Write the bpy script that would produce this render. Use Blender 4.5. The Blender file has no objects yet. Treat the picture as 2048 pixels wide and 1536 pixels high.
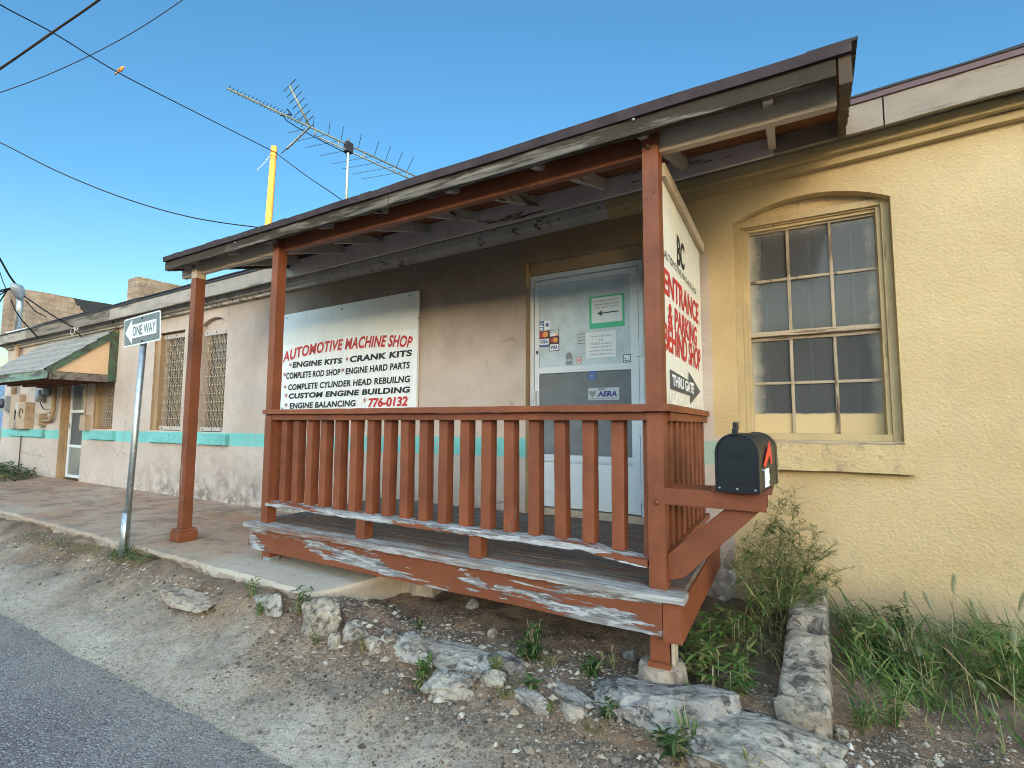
import bpy, bmesh, math, random
from mathutils import Vector, Matrix, noise
R = math.radians
rnd = random.Random(7)
SC = bpy.context.scene

# ------------------------------------------------------------------ camera
RT = Vector((0.869829, 0.493330, 0.004707))
UP = Vector((0.035394, -0.071916, 0.996782))
FW = Vector((-0.492081, 0.866864, 0.080016))
FPX = 972.739
CAM = Vector((0, -3.7, 1.4))
cam_data = bpy.data.cameras.new('camera')
cam = bpy.data.objects.new('camera', cam_data)
SC.collection.objects.link(cam)
cam_data.sensor_width = 36
cam_data.lens = 36 * FPX / 2048
cam_data.clip_start = 0.05
cam_data.clip_end = 3000
_m = Matrix((RT, UP, -FW)).transposed().to_4x4()
_m.translation = CAM
cam.matrix_world = _m
SC.camera = cam

# ------------------------------------------------------------------ light
SUN_EL, SUN_AZ = 4.0, 148.0            # degrees; azimuth clockwise from +Y
sun_dir = Vector((math.sin(R(SUN_AZ)) * math.cos(R(SUN_EL)), math.cos(R(SUN_AZ)) * math.cos(R(SUN_EL)), math.sin(R(SUN_EL))))
world = bpy.data.worlds.new("World")
SC.world = world
world.use_nodes = True
wn = world.node_tree.nodes
wl = world.node_tree.links
bg = wn['Background']
sky = wn.new('ShaderNodeTexSky')
sky.sky_type = 'NISHITA'
sky.sun_disc = False
sky.sun_elevation = R(SUN_EL)
sky.sun_rotation = R(SUN_AZ)
sky.air_density = 1.0
sky.dust_density = 0.6
sky.ozone_density = 1.6
# the evening sky is several times brighter on the sunset side than opposite it, where it is deep blue
geo = wn.new('ShaderNodeTexCoord')
dot = wn.new('ShaderNodeVectorMath'); dot.operation = 'DOT_PRODUCT'
wl.new(geo.outputs['Generated'], dot.inputs[0])
dot.inputs[1].default_value = (math.sin(R(SUN_AZ)), math.cos(R(SUN_AZ)), 0.0)
mr = wn.new('ShaderNodeMapRange'); mr.interpolation_type = 'SMOOTHSTEP'
wl.new(dot.outputs['Value'], mr.inputs[0])
mr.inputs[1].default_value = -0.50; mr.inputs[2].default_value = 0.25
sz = wn.new('ShaderNodeSeparateXYZ'); wl.new(geo.outputs['Generated'], sz.inputs[0])
hz = wn.new('ShaderNodeMapRange'); wl.new(sz.outputs[2], hz.inputs[0])
hz.inputs[1].default_value = 0.08; hz.inputs[2].default_value = 0.38
east = wn.new('ShaderNodeMix'); east.data_type = 'RGBA'
wl.new(hz.outputs[0], east.inputs['Factor'])
tint = wn.new('ShaderNodeMix'); tint.data_type = 'RGBA'
wl.new(mr.outputs[0], tint.inputs['Factor'])
def _c(node, nm): return [i for i in node.inputs if i.name == nm and i.type == 'RGBA'][0]
def _o(node): return [o for o in node.outputs if o.type == 'RGBA'][0]
_c(east, 'A').default_value = (.27, .335, .335, 1)
_c(east, 'B').default_value = (.160, .296, .395, 1)
wl.new(_o(east), _c(tint, 'A'))
_c(tint, 'B').default_value = (1.75, 1.68, 1.62, 1)
mul = wn.new('ShaderNodeMix'); mul.data_type = 'RGBA'; mul.blend_type = 'MULTIPLY'; mul.inputs['Factor'].default_value = 1
wl.new(sky.outputs[0], _c(mul, 'A')); wl.new(_o(tint), _c(mul, 'B'))
wl.new(_o(mul), bg.inputs[0])
bg.inputs[1].default_value = 0.15
sl = bpy.data.lights.new('sun', 'SUN')
sl.energy = 2.0
sl.angle = R(0.5)
sl.color = (1.0, 0.52, 0.10)
so = bpy.data.objects.new('sun', sl)
SC.collection.objects.link(so)
so.rotation_euler = (-sun_dir).to_track_quat('-Z', 'Y').to_euler()
SC.view_settings.view_transform = 'Standard'
SC.view_settings.look = 'None'
SC.view_settings.gamma = 1
SC.cycles.filter_width = 1.0
SC.view_settings.exposure = 3.2

# ------------------------------------------------------------------ measuring helpers
def ray(px, py):
    return FW + RT * ((px - 1024) / FPX) - UP * ((py - 768) / FPX)
def WY(px, py, y):                     # point of that sight line on the plane Y = y
    d = ray(px, py); return CAM + d * ((y - CAM.y) / d.y)
def WX(px, py, x):
    d = ray(px, py); return CAM + d * ((x - CAM.x) / d.x)
def WZ(px, py, z):
    d = ray(px, py); return CAM + d * ((z - CAM.z) / d.z)
def smooth(a, b, t):
    t = min(1, max(0, (t - a) / (b - a))); return t * t * (3 - 2 * t)
def nz(x, y, z=0.0, s=1.0):
    return noise.noise(Vector((x * s, y * s, z * s)))
def ground_h(x, y):
    if y < -2.9 or y > 0.6 or x < -60 or x > 40:
        base = 0.0 if y < -1 else 0.22
        if y < -2.9: return -0.012
        return base
    ye = -1.66 - .08 * (x + 2.5) / 2 + .07 * nz(x, 2, 6, 1.9) + .035 * nz(x, 4, 6, 6.5)
    led = smooth(-2.9, -2.3, x) * (1 - smooth(.1, .4, x))
    h = (0.20 - .055 * led) * smooth(-2.45, -1.62, y) + 0.03 * smooth(-1.6, -0.9, y) + .055 * led * smooth(ye - .03, ye + .025, y)
    w = smooth(-2.35, -1.9, y)
    h += w * (0.032 * nz(x, y, 3.1, 2.3) + 0.026 * nz(x, y, 7.7, 6.0) + 0.016 * nz(x, y, 1.7, 15.0))
    if x < -1.6: h += .085 * smooth(-1.6, -2.4, x) * smooth(-1.95, -1.62, y) * (1 - smooth(-1.5, -1.2, y))
    h += 0.004 * nz(x, y, 9, 9.0)
    h -= 0.012 * (1 - smooth(-2.6, -2.3, y))
    if -2.6 < x < -0.4 and y > -1.5: h -= 0.03 * smooth(-1.5, -1.2, y)
    return h
def G(px, py):                         # point of that sight line on the ground
    z = 0.1
    for _ in range(25):
        p = WZ(px, py, z); z = 0.5 * z + 0.5 * ground_h(p.x, p.y)
    return Vector((p.x, p.y, ground_h(p.x, p.y)))

# ------------------------------------------------------------------ materials
class NT:
    def __init__(s, name):
        s.m = bpy.data.materials.new(name); s.m.use_nodes = True
        s.n = s.m.node_tree.nodes; s.l = s.m.node_tree.links
        s.b = s.n['Principled BSDF']
        s.pos = s.n.new('ShaderNodeNewGeometry').outputs['Position']
    def set(s, sock, v):
        if hasattr(v, 'links') or isinstance(v, bpy.types.NodeSocket): s.l.new(v, sock)
        elif isinstance(v, tuple) and len(v) == 3 and sock.type == 'RGBA': sock.default_value = (*v, 1)
        else: sock.default_value = v
    def mapv(s, scale=(1, 1, 1), loc=(0, 0, 0), v=None):
        k = s.n.new('ShaderNodeMapping'); s.l.new(v or s.pos, k.inputs[0])
        k.inputs['Scale'].default_value = scale; k.inputs['Location'].default_value = loc
        return k.outputs[0]
    def noise(s, scale=5, detail=4, rough=.55, v=None, dist=0.0):
        k = s.n.new('ShaderNodeTexNoise'); s.l.new(v or s.pos, k.inputs['Vector'])
        k.inputs['Scale'].default_value = scale; k.inputs['Detail'].default_value = detail
        k.inputs['Roughness'].default_value = rough; k.inputs['Distortion'].default_value = dist
        return k.outputs['Fac']
    def vor(s, scale=5, v=None, feature='F1', out='Distance', rand=1.0):
        k = s.n.new('ShaderNodeTexVoronoi'); k.feature = feature; s.l.new(v or s.pos, k.inputs['Vector'])
        k.inputs['Scale'].default_value = scale; k.inputs['Randomness'].default_value = rand
        return k.outputs[out]
    def ramp(s, fac, pts, interp='LINEAR'):
        k = s.n.new('ShaderNodeValToRGB'); s.l.new(fac, k.inputs[0]); cr = k.color_ramp; cr.interpolation = interp
        while len(cr.elements) < len(pts): cr.elements.new(0.5)
        for e, (p, c) in zip(cr.elements, pts):
            e.position = p; e.color = (c, c, c, 1) if not isinstance(c, tuple) else (*c, 1)
        return k.outputs[0]
    def mix(s, fac, a, b, mode='MIX'):
        k = s.n.new('ShaderNodeMix'); k.data_type = 'RGBA'; k.blend_type = mode; k.clamp_factor = True
        s.set(k.inputs['Factor'], fac)
        s.set([i for i in k.inputs if i.name == 'A' and i.type == 'RGBA'][0], a)
        s.set([i for i in k.inputs if i.name == 'B' and i.type == 'RGBA'][0], b)
        return [o for o in k.outputs if o.type == 'RGBA'][0]
    def math(s, op, a, b=0.5, clamp=False):
        k = s.n.new('ShaderNodeMath'); k.operation = op; k.use_clamp = clamp
        s.set(k.inputs[0], a); s.set(k.inputs[1], b); return k.outputs[0]
    def sep(s, v=None):
        k = s.n.new('ShaderNodeSeparateXYZ'); s.l.new(v or s.pos, k.inputs[0]); return k.outputs
    def step(s, v, lo, hi):            # 0 below lo, 1 above hi
        k = s.n.new('ShaderNodeMapRange'); k.clamp = True; s.set(k.inputs[0], v)
        k.inputs[1].default_value = lo; k.inputs[2].default_value = hi
        k.inputs[3].default_value = 0; k.inputs[4].default_value = 1; return k.outputs[0]
    def bump(s, h, strength=.5, dist=.01, prev=None):
        k = s.n.new('ShaderNodeBump'); s.l.new(h, k.inputs['Height'])
        k.inputs['Strength'].default_value = strength; k.inputs['Distance'].default_value = dist
        if prev is not None: s.l.new(prev, k.inputs['Normal'])
        return k.outputs[0]
    def done(s, col, rough=.7, nrm=None, metal=0.0, spec=None):
        s.set(s.b.inputs['Base Color'], col); s.set(s.b.inputs['Roughness'], rough)
        s.b.inputs['Metallic'].default_value = metal
        if spec is not None: s.b.inputs['Specular IOR Level'].default_value = spec
        if nrm is not None: s.l.new(nrm, s.b.inputs['Normal'])
        return s.m
MAT = {}
def simple(name, col, rough=.6, metal=0.0, var=.12, scale=14, bump=0.0, spec=None):
    t = NT(name); n = t.noise(scale, 5, .6)
    c = t.mix(t.ramp(n, [(.3, 0.0), (.7, 1.0)]), tuple(v * (1 - var) for v in col), tuple(min(1, v * (1 + var)) for v in col))
    MAT[name] = t.done(c, rough, t.bump(t.noise(scale * 8, 3), .4, bump) if bump else None, metal, spec)
    return MAT[name]
GRAIN = {'x': (1.2, 22, 22), 'y': (22, 1.2, 22), 'z': (22, 22, 1.2)}
def painted(name, col, bare, axis, lo, hi, grime=.35, undercoat=None, rough=.55):
    """paint on wood: bare grey wood shows where the coat has flaked (noise above lo..hi)."""
    t = NT(name)
    g = t.mapv(GRAIN[axis])
    grain = t.noise(2.2, 6, .65, g, .4)
    wood = t.mix(t.ramp(grain, [(.34, 0.0), (.66, 1.0)]), tuple(v * .25 for v in bare), bare)
    gs = {'x': (1.0, 8, 8), 'y': (8, 1.0, 8), 'z': (8, 8, 1.0)}[axis]
    fl = t.noise(1.5, 9, .66, t.mapv(gs), .25)
    big = t.noise(.9, 2, .5)
    flk = t.math('ADD', t.math('ADD', t.math('MULTIPLY', fl, .70), t.math('MULTIPLY', big, .18)), t.math('MULTIPLY', grain, .12))
    mask = t.step(flk, lo, hi)
    paint = t.mix(t.ramp(t.noise(5, 6, .6), [(.3, 0.0), (.7, 1.0)]), tuple(v * (1 - grime * .5) for v in col), tuple(v * (1 + grime * .25) for v in col))
    paint = t.mix(t.ramp(grain, [(.2, .22), (.5, 0.0)]), paint, tuple(v * .4 for v in col))
    if undercoat:
        wood = t.mix(t.step(t.noise(7, 6, .7, t.mapv(gs, (3, 1, 2))), .5, .56), wood, undercoat)
    paint = t.mix(t.ramp(t.noise(1.6, 5, .65, t.mapv({'x': (1, 3, 3), 'y': (3, 1, 3), 'z': (3, 3, 1)}[axis])), [(.40, .0), (.70, .45)]), paint, tuple(v * .55 for v in col))
    paint = t.mix(t.ramp(t.noise(38, 4, .7), [(.60, 0.0), (.74, .30)]), paint, tuple(min(1, v * 1.5 + .03) for v in col))
    oi = t.n.new('ShaderNodeObjectInfo')
    paint = t.mix(t.math('MULTIPLY', oi.outputs['Random'], .28), paint, tuple(v * .45 for v in col))
    c = t.mix(mask, paint, wood)
    n1 = t.bump(t.math('ADD', grain, t.math('MULTIPLY', t.noise(90, 3, .6), .5)), .45, .003)
    n2 = t.bump(t.math('SUBTRACT', 1.0, mask), .7, .003, n1)
    MAT[name] = t.done(c, t.math('ADD', t.math('MULTIPLY', mask, .3), rough), n2, 0.0, .3)
    return MAT[name]
RED = (.225, .066, .026)
TAN = (.55, .43, .31)
GREYW = (.34, .315, .29)
for ax in 'xyz':
    painted('red paint ' + ax, RED, GREYW, ax, .625, .64, grime=.7)
painted('red paint flaked', RED, (.27, .25, .235), 'x', .494, .503, undercoat=(.37, .37, .365))
painted('red paint worn edge', RED, (.34, .32, .30), 'x', .489, .500, undercoat=(.40, .40, .395))
painted('deck paint', (.15, .085, .06), (.20, .17, .15), 'x', .44, .50, rough=.75)
painted('nosing', (.20, .085, .05), (.44, .42, .39), 'x', .40, .47, rough=.8, undercoat=(.20, .17, .145))
for ax in 'xyz':
    painted('tan paint ' + ax, TAN, (.20, .17, .13), ax, .60, .63)
painted('lilac paint', (.60, .52, .48), (.24, .14, .09), 'x', .565, .585)
painted('fascia grey', (.36, .31, .26), (.20, .17, .145), 'x', .52, .60)
painted('fascia dark', (.20, .16, .12), (.10, .08, .06), 'x', .50, .60)
painted('fascia pale', (.31, .25, .19), (.17, .13, .10), 'x', .565, .60)
painted('roof board', (.048, .034, .021), (.21, .185, .15), 'x', .49, .55, rough=.85)
painted('roof board side', (.085, .058, .036), (.19, .15, .10), 'y', .50, .58, rough=.85)
painted('rafter', (.50, .45, .39), (.16, .12, .08), 'y', .56, .59)
painted('plywood', (.20, .075, .028), (.27, .17, .09), 'x', .58, .68, rough=.85)
painted('green trim', (.072, .125, .072), (.10, .085, .07), 'x', .52, .58)
painted('green worn', (.17, .27, .20), (.12, .105, .09), 'x', .47, .56)
painted('yellow wood x', (.53, .40, .20), (.34, .25, .17), 'x', .60, .63)
painted('yellow wood z', (.53, .40, .20), (.34, .25, .17), 'z', .60, .63)
painted('sash wood x', (.46, .37, .25), (.27, .19, .13), 'x', .54, .57)
painted('sash wood z', (.46, .37, .25), (.27, .19, .13), 'z', .54, .57)
painted('ochre wood', (.40, .255, .135), (.22, .15, .09), 'z', .58, .62)
simple('dark metal', (.045, .035, .038), .45, .0, .2)
simple('drip metal', (.044, .030, .031), .7, .0, .35, 9, .002, .2)
simple('drip red', (.075, .030, .033), .5)
simple('shingle top', (.035, .035, .04), .95, bump=.01)
simple('tar', (.028, .027, .027), .85, bump=.01)
simple('white metal', (.62, .65, .66), .38, var=.05)
simple('white panel', (.66, .68, .67), .45, var=.04, scale=3)
simple('galvanised', (.36, .38, .38), .42, .85, .25, 30)
simple('alu', (.26, .28, .24), .55, .3, .15)
simple('alu dark', (.06, .07, .085), .5, .3, .15)
simple('black cable', (.005, .005, .008), .8, spec=.1)
simple('rust iron', (.10, .055, .03), .8)
simple('black plastic', (.006, .0065, .008), .36, bump=.0006, scale=60)
simple('letter black', (.012, .012, .014), .6)
simple('letter grey', (.07, .07, .075), .6)
simple('letter red', (.47, .022, .020), .55)
simple('letter dull red', (.32, .10, .09), .55)
simple('letter navy', (.035, .03, .22), .5)
simple('paper', (.72, .76, .76), .7, var=.03)
simple('paper dull', (.45, .50, .50), .7, var=.05)
simple('tape green', (.05, .48, .25), .5, var=.08)
simple('mc red', (.45, .05, .03), .5)
simple('mc orange', (.75, .30, .05), .5)
simple('card blue', (.06, .12, .33), .5)
simple('card maroon', (.10, .02, .02), .5)
simple('sticker grey', (.22, .23, .22), .5)
simple('sign white', (.74, .77, .77), .4, var=.05, scale=3)
simple('sign dark', (.10, .125, .14), .45, var=.12, scale=8)
simple('flag red', (.65, .045, .02), .45)
simple('ochre box', (.37, .265, .175), .6, var=.22)
simple('grey box', (.27, .29, .31), .45, .3)
simple('grille wire', (.38, .30, .215), .55, .1, .25, 40)
simple('grille strip', (.42, .36, .31), .6, var=.15)
simple('blue siding', (.20, .33, .52), .5)
simple('interior dark', (.025, .024, .022), .9)
simple('bar white', (.26, .26, .25), .6)
simple('peach panel', (.62, .40, .23), .65, var=.06, bump=.002)
simple('white flashing', (.75, .80, .84), .4)
simple('bird rust', (.38, .12, .04), .8)
simple('bird dark', (.10, .07, .05), .8)
simple('stem', (.22, .20, .09), .8)
simple('stem dry', (.30, .22, .12), .8)
simple('far wall', (.30, .25, .20), .8)
# sign face: white with a faded band at the top and grime at the foot
def sign_face(name, z0, z1, warm):
    t = NT(name); z = t.sep()[2]
    streak = t.noise(3, 6, .6, t.mapv((6, 6, .5)))
    base = (.76, .78, .77) if not warm else (.72, .69, .60)
    d = t.math('ADD', z, t.math('MULTIPLY', t.noise(2.5, 3), .12))
    up = t.step(d, z1, z1 + .02)
    c = t.mix(t.math('MULTIPLY', up, .8), base, (.66, .675, .64))
    c = t.mix(t.ramp(streak, [(.45, 0.0), (.75, .35)]), c, tuple(v * .62 for v in base))
    low = t.math('MULTIPLY', t.step(z, z0 + .16, z0), t.step(t.noise(9, 6, .7, t.mapv((5, 5, 1.5))), .5, .6))
    c = t.mix(t.math('MULTIPLY', low, .8 if warm else .2), c, (.30, .27, .23))
    MAT[name] = t.done(c, .42)
sign_face('sign face wall', 1.53, 2.36, False)
sign_face('sign face side', 1.50, 9.0, True)
# stucco
def stucco():
    t = NT('stucco'); x, y, z = t.sep()
    wob = t.math('MULTIPLY', t.math('SUBTRACT', t.noise(14, 4), .5), .03)
    n = t.noise(1.3, 7, .62); nf = t.noise(9, 6, .65)
    beige = t.mix(t.ramp(n, [(.3, 0.0), (.7, 1.0)]), (.40, .315, .25), (.545, .45, .38))
    beige = t.mix(t.ramp(nf, [(.45, 0.0), (.8, .35)]), beige, (.34, .27, .22))
    # damp staining near the ground on the beige part, with flaked patches
    zz = t.math('ADD', z, t.math('MULTIPLY', t.math('SUBTRACT', t.noise(1.6, 6, .7), .5), 1.0))
    damp = t.math('MULTIPLY', t.step(zz, .92, .42), t.step(x, -9.5, -7.6))
    dm = t.math('MULTIPLY', damp, t.ramp(t.noise(5.5, 8, .72), [(.38, 0.0), (.60, 1.0)]))
    beige = t.mix(t.math('MULTIPLY', dm, .85), beige, (.115, .095, .08))
    pale = t.math('MULTIPLY', t.step(zz, .60, .45), t.step(t.noise(12, 6, .7), .56, .60))
    beige = t.mix(pale, beige, (.55, .50, .43))
    # shade under the porch roof, painted as a ragged dark wash on the wall
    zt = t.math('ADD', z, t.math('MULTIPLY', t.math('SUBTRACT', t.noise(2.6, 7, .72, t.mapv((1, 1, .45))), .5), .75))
    roof_shade = t.math('MULTIPLY', t.step(zt, 1.90, 2.85), t.math('MULTIPLY', t.step(x, -6.9, -5.2), t.step(x, -.50, -.80)))
    yel = t.mix(t.ramp(n, [(.3, 0.0), (.7, 1.0)]), (.435, .308, .140), (.545, .408, .208))
    yel = t.mix(t.ramp(nf, [(.5, 0.0), (.85, .25)]), yel, (.40, .315, .18))
    yel = t.mix(t.ramp(t.noise(2.0, 6, .7, t.mapv((5, 5, .5))), [(.52, 0.0), (.75, .22)]), yel, (.33, .27, .17))
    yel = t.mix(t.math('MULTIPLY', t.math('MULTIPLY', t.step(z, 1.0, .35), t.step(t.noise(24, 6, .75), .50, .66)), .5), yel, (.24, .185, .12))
    yel = t.mix(t.ramp(t.noise(11, 7, .75), [(.60, 0.0), (.72, .30)]), yel, (.36, .27, .13))
    yel = t.mix(t.ramp(t.noise(.9, 3, .5), [(.45, 0.0), (.65, .25)]), yel, (.62, .52, .33))
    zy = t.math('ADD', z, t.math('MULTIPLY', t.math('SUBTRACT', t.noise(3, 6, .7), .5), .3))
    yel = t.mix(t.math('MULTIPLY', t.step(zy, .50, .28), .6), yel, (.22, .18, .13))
    ysel = t.step(t.math('ADD', x, wob), -.47, -.45)
    hdr = t.math('MULTIPLY', t.step(t.math('ADD', x, wob), -2.03, -2.0), t.step(z, 2.60, 2.66))
    ysel = t.math('MAXIMUM', ysel, hdr)
    lowb = t.math('MULTIPLY', t.step(t.math('ADD', x, wob), -.36, -.34), 1.0)
    ysel = t.math('MINIMUM', ysel, t.math('MAXIMUM', lowb, t.step(z, 1.30, 1.32)))
    tilt = t.math('MULTIPLY', t.math('ADD', x, 2.0), .0042)
    zb = t.math('SUBTRACT', t.math('ADD', z, t.math('MULTIPLY', wob, .55)), tilt)
    band = t.math('MULTIPLY', t.step(zb, 1.106, 1.112), t.step(zb, 1.276, 1.270))
    tealc = t.mix(t.ramp(n, [(.3, 0.0), (.7, 1.0)]), (.12, .40, .365), (.20, .52, .475))
    chip = t.math('MULTIPLY', t.step(t.noise(6, 8, .74), .585, .60), .75)
    tealc = t.mix(t.ramp(t.noise(3.2, 7, .7, t.mapv((2, 2, .6))), [(.45, 0.0), (.7, .5)]), tealc, (.20, .36, .32))
    tealc = t.mix(chip, tealc, (.43, .38, .32))
    tealc = t.mix(t.math('MULTIPLY', t.step(x, -.8, -.7), .55), tealc, (.40, .36, .22))
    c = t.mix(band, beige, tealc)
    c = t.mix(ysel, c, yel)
    c = t.mix(t.math('MULTIPLY', roof_shade, .80), c, (.105, .062, .034))
    hair = t.vor(1.1, t.mapv((1, 1, 1.5), v=None), 'DISTANCE_TO_EDGE')
    crack = t.vor(.75, t.mapv((1, 1, 1), (3.3, 0, 1.7)), 'DISTANCE_TO_EDGE')
    crk = t.math('ADD', crack, t.math('MULTIPLY', t.math('SUBTRACT', t.noise(7, 4), .5), .05))
    ck = t.math('MULTIPLY', t.math('MULTIPLY', t.step(t.math('ABSOLUTE', crk), .006, .001), t.math('MULTIPLY', t.step(t.noise(.8, 2), .50, .56), t.step(x, -1.9, -2.1))), .45)
    c = t.mix(ck, c, (.09, .075, .06))
    lump = t.noise(75, 4, .6, dist=.3); lump2 = t.vor(62, feature='SMOOTH_F1')
    hgt = t.math('ADD', lump, t.math('MULTIPLY', lump2, .8))
    rel = t.math('ADD', t.math('MULTIPLY', t.step(x, -.6, -.3), .75), .25)
    hgt = t.math('MULTIPLY', hgt, rel)
    nr = t.bump(hgt, .62, .0065)
    nr = t.bump(t.noise(5, 4, .5), .30, .02, nr)
    nr = t.bump(t.math('SUBTRACT', 1.0, ck), .5, .006, nr)
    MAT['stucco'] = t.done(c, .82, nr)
stucco()
def sills(name, a, b):
    t = NT(name); c = t.mix(t.ramp(t.noise(3, 6), [(.3, 0.0), (.7, 1.0)]), a, b)
    c = t.mix(t.ramp(t.noise(12, 6, .7), [(.54, 0.0), (.66, .6)]), c, tuple(v * .42 + .06 for v in a))
    MAT[name] = t.done(c, .8, t.bump(t.noise(34, 5, .6, dist=.5), .7, .018))
sills('sill teal', (.12, .385, .35), (.19, .50, .455))
sills('sill yellow', (.455, .325, .15), (.57, .43, .22))
sills('reveal ochre', (.30, .20, .11), (.41, .285, .165))
sills('reveal beige', (.44, .34, .26), (.52, .42, .35))
def parapet_mat():
    t = NT('parapet'); x, y, z = t.sep()
    c = t.mix(t.ramp(t.noise(3.5, 8, .7), [(.35, 0.0), (.65, 1.0)]), (.22, .145, .09), (.42, .31, .21))
    cmb = t.n.new('ShaderNodeCombineXYZ'); t.l.new(y, cmb.inputs[0]); t.l.new(z, cmb.inputs[1])
    bk = t.n.new('ShaderNodeTexBrick'); t.l.new(cmb.outputs[0], bk.inputs['Vector']); bk.inputs['Scale'].default_value = 2.2; bk.inputs['Mortar Size'].default_value = .03
    c = t.mix(t.math('MULTIPLY', bk.outputs['Fac'], .45), c, (.20, .13, .09))
    e = t.math('ADD', t.math('ADD', y, t.math('MULTIPLY', t.noise(5, 6, .7), .5)), t.math('MULTIPLY', t.math('SUBTRACT', z, 3.9), .8))
    c = t.mix(t.step(e, 1.35, 1.38), c, (.03, .03, .03))
    MAT['parapet'] = t.done(c, .85, t.bump(t.noise(14, 6, .65, t.mapv((1, 1, 3))), .8, .03))
parapet_mat()
def dirt():
    t = NT('dirt'); x, y, z = t.sep()
    n = t.noise(1.4, 8, .62); nf = t.noise(30, 6, .68); sp = t.noise(95, 3, .6)
    sand = t.mix(t.ramp(n, [(.3, 0.0), (.7, 1.0)]), (.34, .280, .208), (.49, .415, .318))
    soil = t.mix(t.ramp(t.noise(3.2, 8, .66), [(.32, 0.0), (.66, 1.0)]), (.070, .041, .024), (.31, .20, .118))
    edge = t.math('ADD', y, t.math('MULTIPLY', t.math('SUBTRACT', t.noise(2.3, 7, .72), .5), .95))
    k = t.step(edge, -2.22, -1.74)
    c = t.mix(k, sand, soil)
    c = t.mix(t.ramp(nf, [(.35, .55), (.52, 0.0)]), c, (.105, .080, .062))
    c = t.mix(t.ramp(sp, [(.62, 0.0), (.70, .65)]), c, (.50, .46, .40))
    c = t.mix(t.ramp(t.noise(60, 4, .7, t.mapv((1, 1, 1), (5, 2, 0))), [(.30, .7), (.36, 0.0)]), c, (.03, .026, .024))
    hgt = t.math('ADD', nf, t.math('MULTIPLY', sp, .6))
    MAT['dirt'] = t.done(c, .95, t.bump(hgt, .9, .02))
dirt()
def asphalt():
    t = NT('asphalt')
    v = t.vor(120, out='Color'); s = t.n.new('ShaderNodeSeparateColor'); t.l.new(v, s.inputs[0])
    big = t.noise(1.1, 6, .6)
    base = t.mix(t.ramp(big, [(.3, 0.0), (.7, 1.0)]), (.155, .128, .120), (.215, .183, .172))
    c = t.mix(t.ramp(s.outputs[0], [(.0, .75), (.45, 0.0)]), base, (.03, .028, .032))
    c = t.mix(t.ramp(s.outputs[1], [(.72, 0.0), (1.0, .85)]), c, (.36, .33, .31))
    edge = t.math('ADD', t.sep()[1], t.math('MULTIPLY', t.math('SUBTRACT', t.noise(1.6, 7, .72), .5), .85))
    du = t.math('MULTIPLY', t.step(edge, -2.85, -2.28), t.step(t.noise(38, 6, .74), .38, .60))
    c = t.mix(t.math('MULTIPLY', du, .92), c, (.33, .285, .22))
    hgt = t.math('SUBTRACT', 1.0, t.vor(120))
    MAT['asphalt'] = t.done(c, .85, t.bump(hgt, .8, .006))
asphalt()
def slab_mat():
    t = NT('slab concrete'); x, y, z = t.sep()
    n = t.noise(1.1, 8, .66, t.mapv((.8, 1.6, 1)))
    c = t.mix(t.ramp(n, [(.32, 0.0), (.68, 1.0)]), (.42, .325, .235), (.34, .165, .085))
    c = t.mix(t.ramp(t.noise(4, 8, .72), [(.40, .7), (.52, 0.0)]), c, (.15, .10, .075))
    c = t.mix(t.ramp(t.noise(7, 7, .7), [(.62, 0.0), (.74, .7)]), c, (.45, .40, .33))
    ed = t.step(t.math('ADD', y, t.math('MULTIPLY', t.noise(3, 5), .25)), -1.36, -1.48)
    c = t.mix(t.math('MULTIPLY', ed, .6), c, (.32, .26, .19))
    rt_ = t.step(t.math('ADD', x, t.math('MULTIPLY', t.noise(2, 4), .6)), -3.6, -3.2)
    c = t.mix(t.math('MULTIPLY', rt_, .75), c, (.48, .42, .33))
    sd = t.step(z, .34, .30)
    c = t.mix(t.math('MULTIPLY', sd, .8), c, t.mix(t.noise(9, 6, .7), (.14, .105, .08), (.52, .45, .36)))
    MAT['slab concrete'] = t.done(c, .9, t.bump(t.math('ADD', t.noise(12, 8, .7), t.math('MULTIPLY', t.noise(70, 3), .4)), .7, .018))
slab_mat()
def rock_mat(name, a, b, dark):
    t = NT(name)
    c = t.mix(t.ramp(t.noise(6, 8, .68), [(.35, 0.0), (.65, 1.0)]), a, b)
    c = t.mix(t.ramp(t.noise(16, 8, .72, dist=.6), [(.40, .9), (.50, 0.0)]), c, dark)
    MAT[name] = t.done(c, .92, t.bump(t.math('ADD', t.noise(18, 8, .72), t.math('MULTIPLY', t.vor(30), .5)), .9, .03))
rock_mat('limestone', (.25, .20, .145), (.50, .43, .33), (.075, .056, .040))
rock_mat('pale stone', (.27, .225, .17), (.54, .485, .40), (.085, .064, .047))
rock_mat('tan stone', (.34, .25, .17), (.50, .41, .31), (.14, .10, .08))
rock_mat('old concrete', (.22, .19, .16), (.43, .39, .34), (.055, .046, .04))
rock_mat('grey stone', (.20, .18, .155), (.36, .33, .29), (.07, .06, .05))
def gravel_mat():
    t = NT('gravel'); o = t.n.new('ShaderNodeAttribute'); o.attribute_name = 'shade'
    c = t.ramp(o.outputs['Fac'], [(0, (.035, .028, .024)), (.3, (.155, .108, .072)), (.65, (.30, .235, .165)), (1, (.47, .41, .33))])
    MAT['gravel'] = t.done(c, .9)
gravel_mat()
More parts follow.
